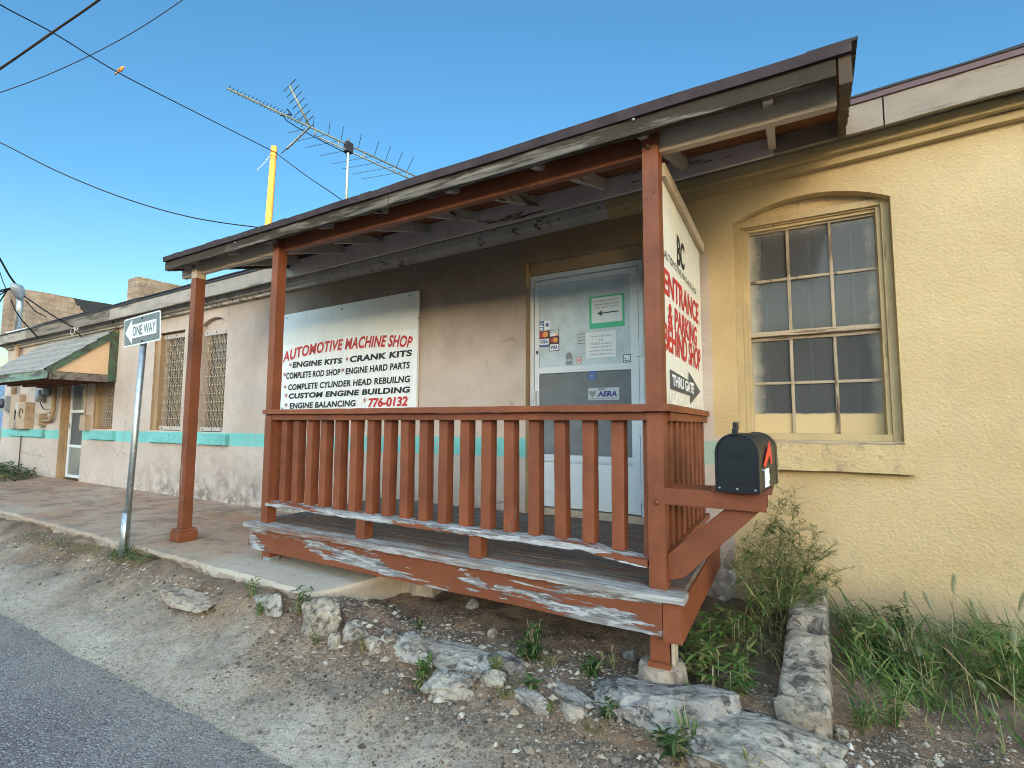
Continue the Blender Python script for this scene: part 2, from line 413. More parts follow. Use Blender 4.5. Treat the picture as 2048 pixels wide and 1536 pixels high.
def leafmat(name, a, b, dry=None):
    t = NT(name); o = t.n.new('ShaderNodeAttribute'); o.attribute_name = 'shade'
    c = t.mix(o.outputs['Fac'], a, b)
    if dry: c = t.mix(t.step(o.outputs['Fac'], .80, .84), c, dry)
    m = t.done(c, .55)
    tr = t.n.new('ShaderNodeBsdfTranslucent'); t.l.new(c, tr.inputs[0])
    mx = t.n.new('ShaderNodeMixShader'); mx.inputs[0].default_value = .35
    t.l.new(t.b.outputs[0], mx.inputs[1]); t.l.new(tr.outputs[0], mx.inputs[2])
    t.l.new(mx.outputs[0], t.n['Material Output'].inputs[0]); MAT[name] = m
leafmat('leaf green', (.035, .085, .018), (.15, .26, .055), (.27, .27, .09))
leafmat('leaf dark', (.024, .055, .016), (.10, .17, .045), (.20, .20, .07))
leafmat('leaf mid', (.055, .105, .022), (.20, .29, .07), (.28, .22, .10))
leafmat('leaf olive', (.10, .12, .035), (.30, .27, .10))
leafmat('grass green', (.050, .105, .024), (.21, .30, .085), (.36, .30, .15))
leafmat('seed head', (.17, .21, .09), (.40, .38, .22))
def awning_shingle():
    t = NT('awning shingle'); x, y, z = t.sep()
    c = t.mix(t.ramp(t.noise(5, 7, .65, t.mapv((1, 4, 4))), [(.3, 0.0), (.7, 1.0)]), (.22, .20, .17), (.37, .345, .30))
    f = t.math('FRACT', t.math('MULTIPLY', y, 7.2), 0)
    c = t.mix(t.math('MULTIPLY', t.step(f, .16, .03), .75), c, (.09, .09, .085))
    MAT['awning shingle'] = t.done(c, .9, t.bump(t.noise(60, 3), .5, .01))
awning_shingle()
def glassmat(name, tint, haze, edges=None, mixdiff=.12, rough=.06, ior=1.45):
    """dusty window glass: part clear, part mirror, part dust, in the door panes a painted reflection (more where haze noise is high or near the pane edges)"""
    t = NT(name); x, y, z = t.sep()
    d = t.ramp(t.noise(9, 7, .68), [(.35, mixdiff * .85), (.75, mixdiff * 1.12)])
    if edges:
        x0, x1, z0, z1, zs = edges
        w = t.math('MULTIPLY', t.math('SUBTRACT', t.noise(6, 6, .7), .5), .10)
        xx = t.math('ADD', x, w); zz = t.math('ADD', z, w)
        e = t.math('MAXIMUM', t.step(xx, x0 + .17, x0 - .03), t.step(xx, x1 - .16, x1 + .03))
        e = t.math('MAXIMUM', e, t.math('MULTIPLY', t.step(zz, z1 - .30, z1 + .02), .70))
        d = t.math('MAXIMUM', d, t.math('MULTIPLY', e, .92))
        low = t.step(t.math('ADD', z, t.math('MULTIPLY', w, .25)), zs + .015, zs - .01)
        sp = t.math('MULTIPLY', t.step(zz, zs + .16, zs - .02), .5)
        d = t.math('MAXIMUM', t.math('MAXIMUM', d, sp), low)
        hz = t.mix(low, haze, (.56, .43, .23))
        hz = t.mix(t.step(d, .46, .78), (.155, .158, .155), hz)
    else: hz = haze
    tr = t.n.new('ShaderNodeBsdfTransparent'); tr.inputs[0].default_value = (*tint, 1)
    gl = t.n.new('ShaderNodeBsdfGlossy'); gl.inputs['Roughness'].default_value = rough
    fr = t.n.new('ShaderNodeFresnel'); fr.inputs[0].default_value = ior
    df = t.n.new('ShaderNodeBsdfDiffuse'); t.set(df.inputs[0], hz)
    a = t.n.new('ShaderNodeMixShader'); t.l.new(fr.outputs[0], a.inputs[0]); t.l.new(tr.outputs[0], a.inputs[1]); t.l.new(gl.outputs[0], a.inputs[2])
    b = t.n.new('ShaderNodeMixShader'); t.set(b.inputs[0], d); t.l.new(a.outputs[0], b.inputs[1]); t.l.new(df.outputs[0], b.inputs[2])
    t.l.new(b.outputs[0], t.n['Material Output'].inputs[0]); MAT[name] = t.m
glassmat('dusty glass', (.72, .80, .84), (.46, .43, .34), (-.20, .53, 1.33, 2.76, 1.475), .42, .08, 1.35)
glassmat('grille glass', (.35, .37, .38), (.30, .30, .28), None, .07)
glassmat('door glass upper', (.5, .55, .58), (.60, .69, .72), None, .85, .03, 1.6)  # sky reflection on the upper pane put into this pale haze colour
glassmat('door glass lower', (.35, .40, .42), (.29, .31, .315), None, .60, .03)  # dimmer street reflection in the lower pane put into this grey colour

# ------------------------------------------------------------------ mesh helpers
COL = SC.collection
class MB:
    def __init__(s): s.v = []; s.f = []; s.sh = None
    def quad(s, a, b, c, d):
        i = len(s.v); s.v += [Vector(a), Vector(b), Vector(c), Vector(d)]; s.f.append((i, i + 1, i + 2, i + 3))
    def poly(s, pts):
        i = len(s.v); s.v += [Vector(p) for p in pts]; s.f.append(tuple(range(i, i + len(pts))))
    def box(s, lo, hi):
        x0, y0, z0 = lo; x1, y1, z1 = hi; i = len(s.v)
        s.v += [Vector(p) for p in ((x0, y0, z0), (x1, y0, z0), (x1, y1, z0), (x0, y1, z0), (x0, y0, z1), (x1, y0, z1), (x1, y1, z1), (x0, y1, z1))]
        s.f += [tuple(i + k for k in q) for q in ((0, 3, 2, 1), (4, 5, 6, 7), (0, 1, 5, 4), (1, 2, 6, 5), (2, 3, 7, 6), (3, 0, 4, 7))]
        return s
    def prism(s, pts, ext):
        """closed polygon pts swept by the vector ext"""
        e = Vector(ext); n = len(pts); i = len(s.v)
        s.v += [Vector(p) for p in pts] + [Vector(p) + e for p in pts]
        s.f.append(tuple(range(i, i + n))[::-1]); s.f.append(tuple(range(i + n, i + 2 * n)))
        for k in range(n):
            j = (k + 1) % n; s.f.append((i + k, i + j, i + n + j, i + n + k))
        return s
    def tube(s, pts, r, n=8, cap=True):
        pts = [Vector(p) for p in pts]; rings = []
        ref = None
        for k, p in enumerate(pts):
            t = (pts[min(k + 1, len(pts) - 1)] - pts[max(k - 1, 0)]).normalized()
            if ref is None: ref = t.orthogonal().normalized()
            ref = (ref - t * ref.dot(t))
            ref = ref.normalized() if ref.length > 1e-6 else t.orthogonal().normalized()
            b = t.cross(ref); rr = r[k] if isinstance(r, (list, tuple)) else r
            i = len(s.v); s.v += [p + (ref * math.cos(a) + b * math.sin(a)) * rr for a in [2 * math.pi * q / n for q in range(n)]]
            rings.append(i)
        for a, b in zip(rings, rings[1:]):
            for q in range(n): s.f.append((a + q, a + (q + 1) % n, b + (q + 1) % n, b + q))
        if cap:
            s.f.append(tuple(rings[0] + q for q in range(n))[::-1]); s.f.append(tuple(rings[-1] + q for q in range(n)))
        return s
    def plank(s, p0, p1, side, up, w, h, seg=40, rough=0.0, fs=9.0, drop=None):
        """board from p0 to p1 (centre line), w wide along side, h high along up; edges eaten by noise"""
        p0, p1 = Vector(p0), Vector(p1); sd = Vector(side).normalized(); u = Vector(up).normalized(); rings = []
        sx = [(-1, -1), (-.5, -1), (0, -1), (.5, -1), (1, -1), (1, -.4), (1, .4), (1, 1), (.5, 1), (0, 1), (-.5, 1), (-1, 1), (-1, .4), (-1, -.4)]
        off = rnd.random() * 50
        for k in range(seg + 1):
            t = k / seg; c = p0.lerp(p1, t); i = len(s.v)
            if drop: c = c + Vector((0, 0, drop(t)))
            for a, b in sx:
                p = c + sd * (a * w / 2) + u * (b * h / 2)
                if rough:
                    q = Vector((p.x * fs * .35, p.y * fs + off, p.z * fs))
                    nn = noise.noise(q) * .6 + noise.noise(q * 3.1) * .4
                    edge = 1.0 if abs(a) == 1 and abs(b) == 1 else .55
                    p = p - (sd * a * .5 + u * b) * rough * edge * max(0, nn + .15)
                s.v.append(p)
            rings.append(i)
        n = len(sx)
        for a, b in zip(rings, rings[1:]):
            for q in range(n): s.f.append((a + q, a + (q + 1) % n, b + (q + 1) % n, b + q))
        s.f.append(tuple(rings[0] + q for q in range(n))[::-1]); s.f.append(tuple(rings[-1] + q for q in range(n)))
        return s
    def build(s, name, mat, parent=None, smooth=False, bevel=0.0, fixn=True):
        me = bpy.data.meshes.new(name); me.from_pydata([tuple(v) for v in s.v], [], s.f)
        if fixn or bevel:
            bm = bmesh.new(); bm.from_mesh(me)
            if fixn: bmesh.ops.recalc_face_normals(bm, faces=bm.faces)
            if bevel:
                ed = [e for e in bm.edges if len(e.link_faces) == 2 and e.calc_face_angle(0) > .5]
                bmesh.ops.bevel(bm, geom=ed, offset=bevel, segments=2, affect='EDGES', profile=.6)
            bm.to_mesh(me); bm.free()
        if s.sh is not None and not bevel:
            at = me.attributes.new('shade', 'FLOAT', 'FACE')
            at.data.foreach_set('value', s.sh)
        me.materials.append(MAT[mat] if isinstance(mat, str) else mat)
        if smooth: me.polygons.foreach_set('use_smooth', [True] * len(me.polygons))
        o = bpy.data.objects.new(name, me); COL.objects.link(o)
        if parent is not None:
            o.parent = parent
            o.matrix_parent_inverse = chain_matrix(parent).inverted()
        return o
def chain_matrix(o):
    m = Matrix.LocRotScale(o.location, o.rotation_euler, o.scale)
    if o.parent: m = chain_matrix(o.parent) @ o.matrix_parent_inverse @ m
    return m
def tag(o, label=None, cat=None, group=None, kind=None):
    if label: o['label'] = label
    if cat: o['category'] = cat
    if group: o['group'] = group
    if kind: o['kind'] = kind
    return o
def empty(name, loc, label, cat, group=None):
    o = bpy.data.objects.new(name, None); COL.objects.link(o); o.location = loc
    o.empty_display_size = .1
    return tag(o, label, cat, group)
def B(name, lo, hi, mat, parent=None, bevel=0.0):
    return MB().box(lo, hi).build(name, mat, parent, bevel=bevel)

_textcache = {}
def text_shape(s, bold=.0, shear=.0, space=1.0):
    key = (s, bold, shear, space)
    if key in _textcache: return _textcache[key]
    c = bpy.data.curves.new('tmp', 'FONT'); c.body = s; c.size = 1; c.offset = bold; c.shear = shear; c.resolution_u = 4; c.space_character = space
    c.fill_mode = 'FRONT'
    o = bpy.data.objects.new('tmp', c); COL.objects.link(o)
    bpy.context.view_layer.update()
    me = bpy.data.meshes.new_from_object(o.evaluated_get(bpy.context.evaluated_depsgraph_get()))
    bpy.data.objects.remove(o); bpy.data.curves.remove(c)
    bm = bmesh.new(); bm.from_mesh(me); bmesh.ops.subdivide_edges(bm, edges=[e for e in bm.edges if e.calc_length() > .25], cuts=2, use_grid_fill=False)
    bmesh.ops.triangulate(bm, faces=bm.faces)
    vs = [v.co.copy() for v in bm.verts]; bm.verts.index_update(); fs = [tuple(v.index for v in f.verts) for f in bm.faces]; bm.free()
    bpy.data.meshes.remove(me)
    x0 = min(v.x for v in vs); x1 = max(v.x for v in vs); y0 = min(v.y for v in vs); y1 = max(v.y for v in vs)
    r = [((v.x - x0) / (x1 - x0), (v.y - y0) / (y1 - y0)) for v in vs], fs
    _textcache[key] = r
    return r
def add_text(mb, s, fn, bold=.02, shear=0.0, space=1.0):
    """lettering laid through fn(u, v) -> point; u along the line, v from foot to head"""
    vs, fs = text_shape(s, bold, shear, space); i = len(mb.v)
    mb.v += [Vector(fn(u, v)) for u, v in vs]; mb.f += [tuple(i + k for k in f) for f in fs]
def quadfn(tl, tr, br, bl):
    tl, tr, br, bl = map(Vector, (tl, tr, br, bl))
    return lambda u, v: bl.lerp(br, u).lerp(tl.lerp(tr, u), v)

# ================================================================== SETTING
def spaced(parts):
    out = []
    for a, b, n in parts: out += [a + (b - a) * k / n for k in range(n)]
    out.append(parts[-1][1]); return out
def make_ground():
    xs = spaced([(-600, -60, 12), (-60, -14, 30), (-14, -7, 70), (-7, 2.4, 240), (2.4, 12, 40), (12, 40, 10), (40, 600, 12)])
    ys = spaced([(-600, -40, 10), (-40, -3, 20), (-3, -2.5, 8), (-2.5, -.9, 60), (-.9, .3, 24), (.3, 1, 3), (1, 40, 8), (40, 600, 10)])
    m = MB()
    for y in ys:
        for x in xs: m.v.append(Vector((x, y, ground_h(x, y))))
    w = len(xs)
    for j in range(len(ys) - 1):
        for i in range(w - 1):
            k = j * w + i; m.f.append((k, k + 1, k + w + 1, k + w))
    tag(m.build('ground', 'dirt', smooth=True, fixn=False), kind='structure')
make_ground()
def road_edge(x):
    return -2.36 + .045 * smooth(-4.2, -2.2, x) + .05 * nz(x, 0, 4, .7) + .022 * nz(x, 3, 4, 3.0) + .010 * nz(x, 5, 4, 9.0)
def make_road():
    m = MB(); xs = spaced([(-300, -30, 12), (-30, -10, 40), (-10, 2, 200), (2, 20, 20), (20, 300, 10)])
    for x in xs:
        m.v += [Vector((x, road_edge(x), .008)), Vector((x, road_edge(x) - .10, .012)), Vector((x, -9, .03))]
    for i in range(len(xs) - 1):
        a = 3 * i
        m.f += [(a, a + 1, a + 4, a + 3), (a + 1, a + 2, a + 5, a + 4)]
    tag(m.build('road', 'asphalt', smooth=True), kind='structure')
make_road()
def make_walkway():
    """old concrete walk in front of the left half of the building, its kerb edge broken"""
    m = MB(); xs = spaced([(-60, -16, 20), (-16, -9, 80), (-9, -2.2, 260)])
    rings = []
    def rag(x, s, a): return a * (nz(x, 2, s, 2.2) * .5 + nz(x, 5, s, 7.0) * .35 + nz(x, 8, s, 19.0) * .35)
    for x in xs:
        e = -1.625 + rag(x, 1, .045)
        t = smooth(-2.60, -2.36, x)          # broken end runs back under the porch
        e = e + t * (.62 + .10 * nz(x, 0, 9, 7.0)) + .05 * max(0, nz(x, 6, 9, 6.0)) * smooth(-3.6, -2.7, x)
        zt = .362 + .004 * nz(x, 0, 0, 1.5)
        jag = max(0, rag(x, 4, .10))
        prof = [(0.02, zt), (-.8, zt + .004 * nz(x, 1, 0, 3)), (e + .10, zt - .002), (e + .012, zt - .006 - jag * .2), (e - .006, zt - .03 - jag),
                (e + .025 + rag(x, 8, .08), zt - .085 + rag(x, 3, .03)), (e + .05 + rag(x, 11, .10), .10), (e + .08, -.05)]
        i = len(m.v); m.v += [Vector((x, a, b)) for a, b in prof]; rings.append(i)
    n = 8
    for a, b in zip(rings, rings[1:]):
        for q in range(n - 1): m.f.append((a + q, a + q + 1, b + q + 1, b + q))
    m.f.append(tuple(rings[-1] + q for q in range(n)))
    tag(m.build('walkway', 'slab concrete'), kind='structure')
make_walkway()

# ================================================================== BUILDING
FB = [(-14.95, 2.980), (-14.4, 2.985), (-10, 3.0), (-5.7, 3.04), (-2, 3.10), (.4, 3.165), (1.16, 3.20), (4, 3.24), (9, 3.30)]
def fb(x):
    for (a, za), (b, zb) in zip(FB, FB[1:]):
        if x <= b: return za + (zb - za) * (x - a) / (b - a)
    return FB[-1][1]
shop = empty('machine_shop', (-4, 0, 0), 'long stucco machine shop, beige with a turquoise stripe and yellow at its right end', 'building')
OPEN = [  # x0, x1, sill, spring, crown, depth, reveal material
    (-11.66, -10.68, .05, 2.60, 2.60, .26, 'reveal ochre'),
    (-10.30, -9.58, 1.27, 2.50, 2.50, .16, 'reveal ochre'),
    (-8.36, -7.52, 1.268, 2.725, 2.725, .16, 'reveal ochre'),
    (-7.10, -6.465, 1.262, 2.725, 2.825, .10, 'reveal beige'),
    (-1.965, -.945, .05, 2.815, 2.815, .12, 'reveal ochre'),
    (-.30, .598, 1.29, 2.82, 2.935, .11, 'sill yellow')]
def arch(x0, x1, s, c, n=16):
    if c - s < .01: return [(x0, s), (x1, s)]
    w = (x1 - x0) / 2; h = c - s; rr = (w * w + h * h) / (2 * h); cz = c - rr
    return [(x, cz + math.sqrt(max(0, rr * rr - (x - (x0 + x1) / 2) ** 2))) for x in [x0 + (x1 - x0) * k / n for k in range(n + 1)]]
WX0, WX1 = -14.65, 9.0
wall = MB(); edges_x = [WX0]
def wcol(a, b, z0, z1a=None, z1b=None):
    n = max(1, int((b - a) / 1.5))
    for k in range(n):
        x0 = a + (b - a) * k / n; x1 = a + (b - a) * (k + 1) / n
        wall.quad((x0, 0, z0), (x1, 0, z0), (x1, 0, fb(x1) + .10), (x0, 0, fb(x0) + .10))
px0 = WX0
for (x0, x1, sz, sp, cr, dp, mt) in OPEN:
    wcol(px0, x0, -.1); px0 = x1
    if sz > .1: wall.quad((x0, 0, -.1), (x1, 0, -.1), (x1, 0, sz), (x0, 0, sz))
    ar = arch(x0, x1, sp, cr)
    for (a, za), (b, zb) in zip(ar, ar[1:]):
        wall.quad((a, 0, za), (b, 0, zb), (b, 0, fb(b) + .10), (a, 0, fb(a) + .10))
wcol(px0, WX1, -.1)
wall.quad((WX0, 0, -.1), (WX0, 9, -.1), (WX0, 9, 3.1), (WX0, 0, 3.1))
wall.quad((WX1, 0, -.1), (WX1, 9, -.1), (WX1, 9, 3.4), (WX1, 0, 3.4))
wall.quad((WX0, 9, -.1), (WX1, 9, -.1), (WX1, 9, 3.4), (WX0, 9, 3.1))
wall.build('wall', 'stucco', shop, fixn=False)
for (x0, x1, sz, sp, cr, dp, mt) in OPEN:
    m = MB(); ar = arch(x0, x1, sp, cr); e = .003
    m.quad((x0 - 0, 0, sz), (x0, 0, ar[0][1]), (x0, dp + .1, ar[0][1]), (x0, dp + .1, sz))
    m.quad((x1, 0, ar[-1][1]), (x1, 0, sz), (x1, dp + .1, sz), (x1, dp + .1, ar[-1][1]))
    for (a, za), (b, zb) in zip(ar, ar[1:]): m.quad((a, 0, za), (b, 0, zb), (b, dp + .1, zb), (a, dp + .1, za))
    if sz > .1: m.quad((x0, 0, sz), (x1, 0, sz), (x1, dp + .1, sz), (x0, dp + .1, sz))
    m.build('window_reveal' if sz > .1 else 'door_reveal', mt, shop)
m = MB(); m.box((WX0 + .05, .75, -.1), (WX1 - .05, .80, 3.05)); m.build('dark_backing', 'interior dark', shop)  # near-black sheet behind the panes; its colour stands in for the unlit interior
m = MB(); xs = [p[0] for p in FB]
for a, b in zip(xs, xs[1:]):
    za, zb = fb(a) + .215, fb(b) + .215
    m.quad((a, -.20, za), (b, -.20, zb), (b, 9.1, zb + .25), (a, 9.1, za + .25))
    m.quad((a, -.20, za - .02), (a, 9.1, za + .23), (b, 9.1, zb + .23), (b, -.20, zb - .02))
m.build('roof', 'shingle top', shop)
# eave boards, one mesh per board as they are weathered differently
def eave(a, b, mat, label=None, h=.178, y0=-.225, y1=-.195, gap=.004):
    m = MB(); n = max(2, int((b - a) * 10)); x0, x1 = a + gap, b - gap
    pts = []
    for k in range(n + 1):
        x = x0 + (x1 - x0) * k / n; z = fb(x) + .004 * nz(x, 0, 2, 3) ; pts.append((x, z))
    for (p, zp), (q, zq) in zip(pts, pts[1:]):
        m.quad((p, y0, zp), (q, y0, zq), (q, y0, zq + h), (p, y0, zp + h))
        m.quad((p, y0, zp), (p, y1, zp), (q, y1, zq), (q, y0, zq))
    p, zp = pts[0]; m.quad((p, y0, zp), (p, y0, zp + h), (p, y1, zp + h), (p, y1, zp))
    p, zp = pts[-1]; m.quad((p, y0, zp), (p, y1, zp), (p, y1, zp + h), (p, y0, zp + h))
    o = m.build('eave_board', mat, shop, fixn=False)
    if label: o['label'] = label
eave(-14.95, -12.9, 'fascia grey'); eave(-12.9, -9.35, 'fascia dark', 'dark bare eave board above the small awning')
eave(-9.35, -6.9, 'fascia grey'); eave(-6.9, -4.93, 'fascia grey')
eave(-4.93, -.02, 'lilac paint', 'grey eave board with peeling brown cracks under the porch roof'); eave(-.02, .555, 'fascia pale', 'cracked pale eave board at the porch roof end')
eave(.555, 9, 'fascia pale', 'sound pale eave board at the right end')
def strip(name, mat, a, b, dz0, dz1, y0, y1, n=60, jag=0.0, parent=shop):
    m = MB()
    for k in range(n):
        p = a + (b - a) * k / n; q = a + (b - a) * (k + 1) / n
        zp, zq = fb(p), fb(q)
        jp = jag * abs(nz(p, 1, 8, 2.5)); jq = jag * abs(nz(q, 1, 8, 2.5))
        m.quad((p, y0, zp + dz0), (q, y0, zq + dz0), (q, y0, zq + dz1 + jq), (p, y0, zp + dz1 + jp))
        m.quad((p, y0, zp + dz0), (p, y1, zp + dz0), (q, y1, zq + dz0), (q, y0, zq + dz0))
        m.quad((p, y0, zp + dz1 + jp), (q, y0, zq + dz1 + jq), (q, y1, zq + dz1), (p, y1, zp + dz1))
    for p, sgn in ((a, 1), (b, -1)):
        z = fb(p); m.quad((p, y0, z + dz0), (p, y0, z + dz1), (p, y1, z + dz1), (p, y1, z + dz0))
    return m.build(name, mat, parent)
strip('drip_edge', 'drip red', -4.0, 9, .176, .212, -.238, -.19, 90)
strip('drip_edge', 'shingle top', -14.95, -4.0, .176, .200, -.238, -.19, 90, .012)
strip('roof_edge', 'shingle top', -12, 9, .212, .222, -.245, -.10, 180, .016)
strip('soffit', 'fascia dark', -14.95, 9, .03, .05, -.19, .02, 60)
strip('eave_trim', 'yellow wood x', -1.2, 9, -.035, .03, -.105, 0, 40)
strip('eave_trim', 'yellow wood x', -1.2, 9, -.085, -.035, -.055, 0, 40)
strip('eave_trim', 'rafter', -14.6, -1.2, -.035, .03, -.105, 0, 60)
strip('eave_trim', 'rafter', -14.6, -1.2, -.075, -.035, -.055, 0, 60)
# parapet walls across the roof
m = MB(); m.plank((-14.42, -.15, 3.62), (-14.42, 6, 3.62), (1, 0, 0), (0, 0, 1), .42, 1.22, 30, .03, 2.0)
m.build('parapet', 'parapet', shop)
m = MB(); m.plank((-8.95, -.10, 3.30), (-8.95, 3.2, 3.30), (1, 0, 0), (0, 0, 1), .34, .74, 30, .03, 2.0)
m.build('parapet', 'parapet', shop)
m = MB(); m.quad((-14.15, -.18, 3.235), (-11.0, -.18, 3.25), (-11.0, .9, 3.30), (-14.15, .9, 3.40)); m.quad((-14.15, -.19, 3.18), (-11.0, -.19, 3.19), (-11.0, -.19, 3.21), (-14.15, -.19, 3.24))
m.build('roof_flashing', 'white flashing', shop)

# ---- windows with woven wire grilles
def grille_window(x0, x1, z0, z1, dp, strips=True):
    y = dp * .55
    m = MB()
    fw_ = .035
    m.box((x0, y + .02, z0), (x0 + fw_, y + .08, z1)).box((x1 - fw_, y + .02, z0), (x1, y + .08, z1))
    m.box((x0 + fw_, y + .02, z0), (x1 - fw_, y + .08, z0 + fw_)).box((x0 + fw_, y + .02, z1 - fw_), (x1 - fw_, y + .08, z1))
    w = m.build('window', 'ochre wood', shop)
    p = MB(); p.box((x0 + .03, y + .052, z0 + .03), (x1 - .03, y + .056, z1 - .03)); p.build('pane', 'grille glass', w)
    g = MB(); n = max(6, int((x1 - x0) / .066)); step = .112; rows = int((z1 - z0 - .1) / step)
    yb = y - .012
    gx0, gx1, gz0, gz1 = x0 + .02, x1 - .015, z0 + .05, z1 - .06
    for r_ in range(rows + 1):
        z = gz1 - r_ * (gz1 - gz0) / rows
        g.tube([(gx0 + (gx1 - gx0) * k / (2 * n), yb - .004 * (k % 2), z + .006 * (1 if k % 2 else -1)) for k in range(2 * n + 1)], .0050, 5)
    for k in range(n):
        xc = gx0 + (gx1 - gx0) * (k + .5) / n
        for s in (-1, 1):
            pts = []
            for q in range(rows * 2 + 1):
                z = gz1 - q * (gz1 - gz0) / (rows * 2)
                pts.append((xc + s * (.005 if q % 2 == 0 else .020), yb + (.004 if q % 2 else -.004), z))
            g.tube(pts, .0042, 4)
    g.build('grille', 'grille wire', w)
    if strips:
        s = MB(); s.box((x0 + .01, yb - .012, z1 - .075), (x1 - .005, yb - .004, z1 - .008)).box((x0 + .01, yb - .012, z0 + .006), (x1 - .005, yb - .004, z0 + .055))
        b = MB()
        s.build('grille_strip', 'grille strip', w)
        for zz in (z1 - .04, z0 + .03):
            for f in (.12, .5, .88):
                xx = x0 + (x1 - x0) * f; b.box((xx - .01, yb - .017, zz - .01), (xx + .01, yb - .0125, zz + .01))
        b.build('screw', 'dark metal', w)
    return w
grille_window(-10.22, -9.60, 1.275, 2.45, .16, False)
grille_window(-8.24, -7.53, 1.272, 2.715, .16)
w2 = grille_window(-7.07, -6.475, 1.266, 2.665, .10)
a_ = arch(-7.095, -6.47, 2.725, 2.818)
MB().prism([(-7.095, .06, 2.665), (-6.47, .06, 2.665)] + [(x, .06, z) for x, z in a_[::-1]], (0, .05, 0)).build('arch_infill', 'reveal beige', w2)
m = MB(); m.box((-8.357, .03, 1.27), (-8.245, .15, 2.72)); m.build('window_jamb', 'ochre wood', shop)
m = MB(); m.box((-10.297, .03, 1.272), (-10.225, .15, 2.49)); m.build('window_jamb', 'ochre wood', shop)
for a, b in ((-8.33, -7.30), (-7.0, -6.31), (-10.32, -9.44), (-14.1, -12.3)):
    m = MB(); m.plank((a, -.026, 1.166), (b, -.026, 1.166), (0, 1, 0), (0, 0, 1), .052, .142, 14, .008, 6); m.build('window_sill', 'sill teal', shop)
# ---- the twelve-light sash window in the yellow wall
X0, X1 = -.30, .598
m = MB()
def frame_rect(m, x0, x1, z0, z1, w, y0, y1, wb=None):
    wb = w if wb is None else wb
    m.box((x0, y0, z0), (x0 + w, y1, z1)).box((x1 - w, y0, z0), (x1, y1, z1))
    m.box((x0 + w, y0 + .001, z1 - w), (x1 - w, y1, z1)).box((x0 + w, y0 + .001, z0), (x1 - w, y1, z0 + wb))
frame_rect(m, -.302, .600, 1.295, 2.845, .045, .060, .15)
frame_rect(m, -.257, .557, 1.300, 2.815, .026, .080, .16)
frame_rect(m, -.231, .555, 1.305, 2.789, .020, .095, .17, .03)
win = m.build('sash_window', 'yellow wood z', shop, bevel=.003)
ar = arch(-.297, .594, 2.82, 2.933, 24)
MB().prism([(-.297, .085, 2.80), (.594, .085, 2.80)] + [(x, .085, z) for x, z in ar[::-1]], (0, .06, 0)).build('arch_infill', 'sill yellow', win)
def sash(x0, x1, z0, z1, y, st, top, bot, mx, mz):
    v = MB(); v.box((x0, y, z0), (x0 + st, y + .035, z1)).box((x1 - st, y, z0), (x1, y + .035, z1))
    o = v.build('sash_stile', 'sash wood z', win, bevel=.002)
    h = MB()
    h.plank((x0 + st, y + .018, z1 - top / 2), (x1 - st, y + .018, z1 - top / 2), (0, 1, 0), (0, 0, 1), .036, top, 24, .006, 14); h.build('sash_rail', 'sash wood x', win); h = MB()
    h.plank((x0 + st, y + .018, z0 + bot / 2), (x1 - st, y + .018, z0 + bot / 2), (0, 1, 0), (0, 0, 1), .036, bot, 24, .008, 14)
    h.build('sash_rail', 'sash wood x', win)
    g = MB()
    for x in mx: g.plank((x, y + .014, z0 + bot), (x, y + .014, z1 - top), (1, 0, 0), (0, 1, 0), .020, .026, 30, .006, 20)
    for z in mz: g.plank((x0 + st, y + .016, z), (x1 - st, y + .016, z), (0, 1, 0), (0, 0, 1), .022, .020, 30, .006, 20)
    g.build('muntin', 'sash wood z', win)
    xs = [x0 + st] + list(mx) + [x1 - st]; zs = [z0 + bot] + list(mz) + [z1 - top]
    for a, b in zip(xs, xs[1:]):
        for c, d in zip(zs, zs[1:]): B('pane', (a - .004, y + .018, c - .004), (b + .004, y + .021, d + .004), 'dusty glass', win)
sash(-.232, .556, 2.012, 2.785, .115, .028, .03, .036, (.036, .285), (2.408,))
sash(-.236, .558, 1.296, 2.022, .150, .030, .036, .045, (.034, .287), (1.686,))
m = MB()
for x in (-.12, .16, .42): m.tube([(x, .34, 1.25), (x, .34, 2.9)], .016, 8)
m.build('security_bar', 'bar white', win)
m = MB(); m.plank((-.075, -.034, 1.195), (.642, -.034, 1.195), (0, 1, 0), (0, 0, 1), .068, .175, 14, .010, 5); m.build('window_sill', 'sill yellow', shop)
m = MB(); m.plank((-.30, .03, 1.288), (.598, .03, 1.288), (0, 1, 0), (0, 0, 1), .09, .02, 14, .008, 9); m.build('stool', 'sash wood x', win)

# ---- shop door under the porch
m = MB()
m.box((-1.962, .075, .64), (-1.925, .16, 2.70)).box((-1.0, .075, .64), (-.948, .16, 2.70)).box((-1.925, .076, 2.655), (-1.0, .16, 2.70))
door = m.build('door', 'white metal', shop, bevel=.003)
m = MB(); m.box((-1.963, .07, 2.705), (-.947, .2, 2.814)); m.build('lintel', 'reveal ochre', door, bevel=.004)
m = MB()
m.box((-1.920, .082, .70), (-1.878, .118, 2.65)).box((-1.068, .082, .70), (-1.004, .118, 2.65))
m.box((-1.878, .083, 2.605), (-1.068, .117, 2.65)).box((-1.878, .083, 1.828), (-1.068, .117, 1.882))
m.box((-1.878, .083, 1.075), (-1.068, .117, 1.135))
m.build('door_leaf', 'white metal', door, bevel=.003)
m = MB(); m.box((-1.878, .078, 1.112), (-1.068, .083, 1.120)).box((-1.878, .078, 1.09), (-1.068, .083, 1.098)).box((-1.878, .080, 1.848), (-1.068, .083, 1.862))
m.build('door_bead', 'white metal', door)
B('kick_panel', (-1.878, .094, .70), (-1.068, .110, 1.075), 'white panel', door, .002)
B('upper_glass', (-1.880, .098, 1.880), (-1.066, .102, 2.607), 'door glass upper', door)
B('lower_glass', (-1.880, .098, 1.133), (-1.066, .102, 1.830), 'door glass lower', door)
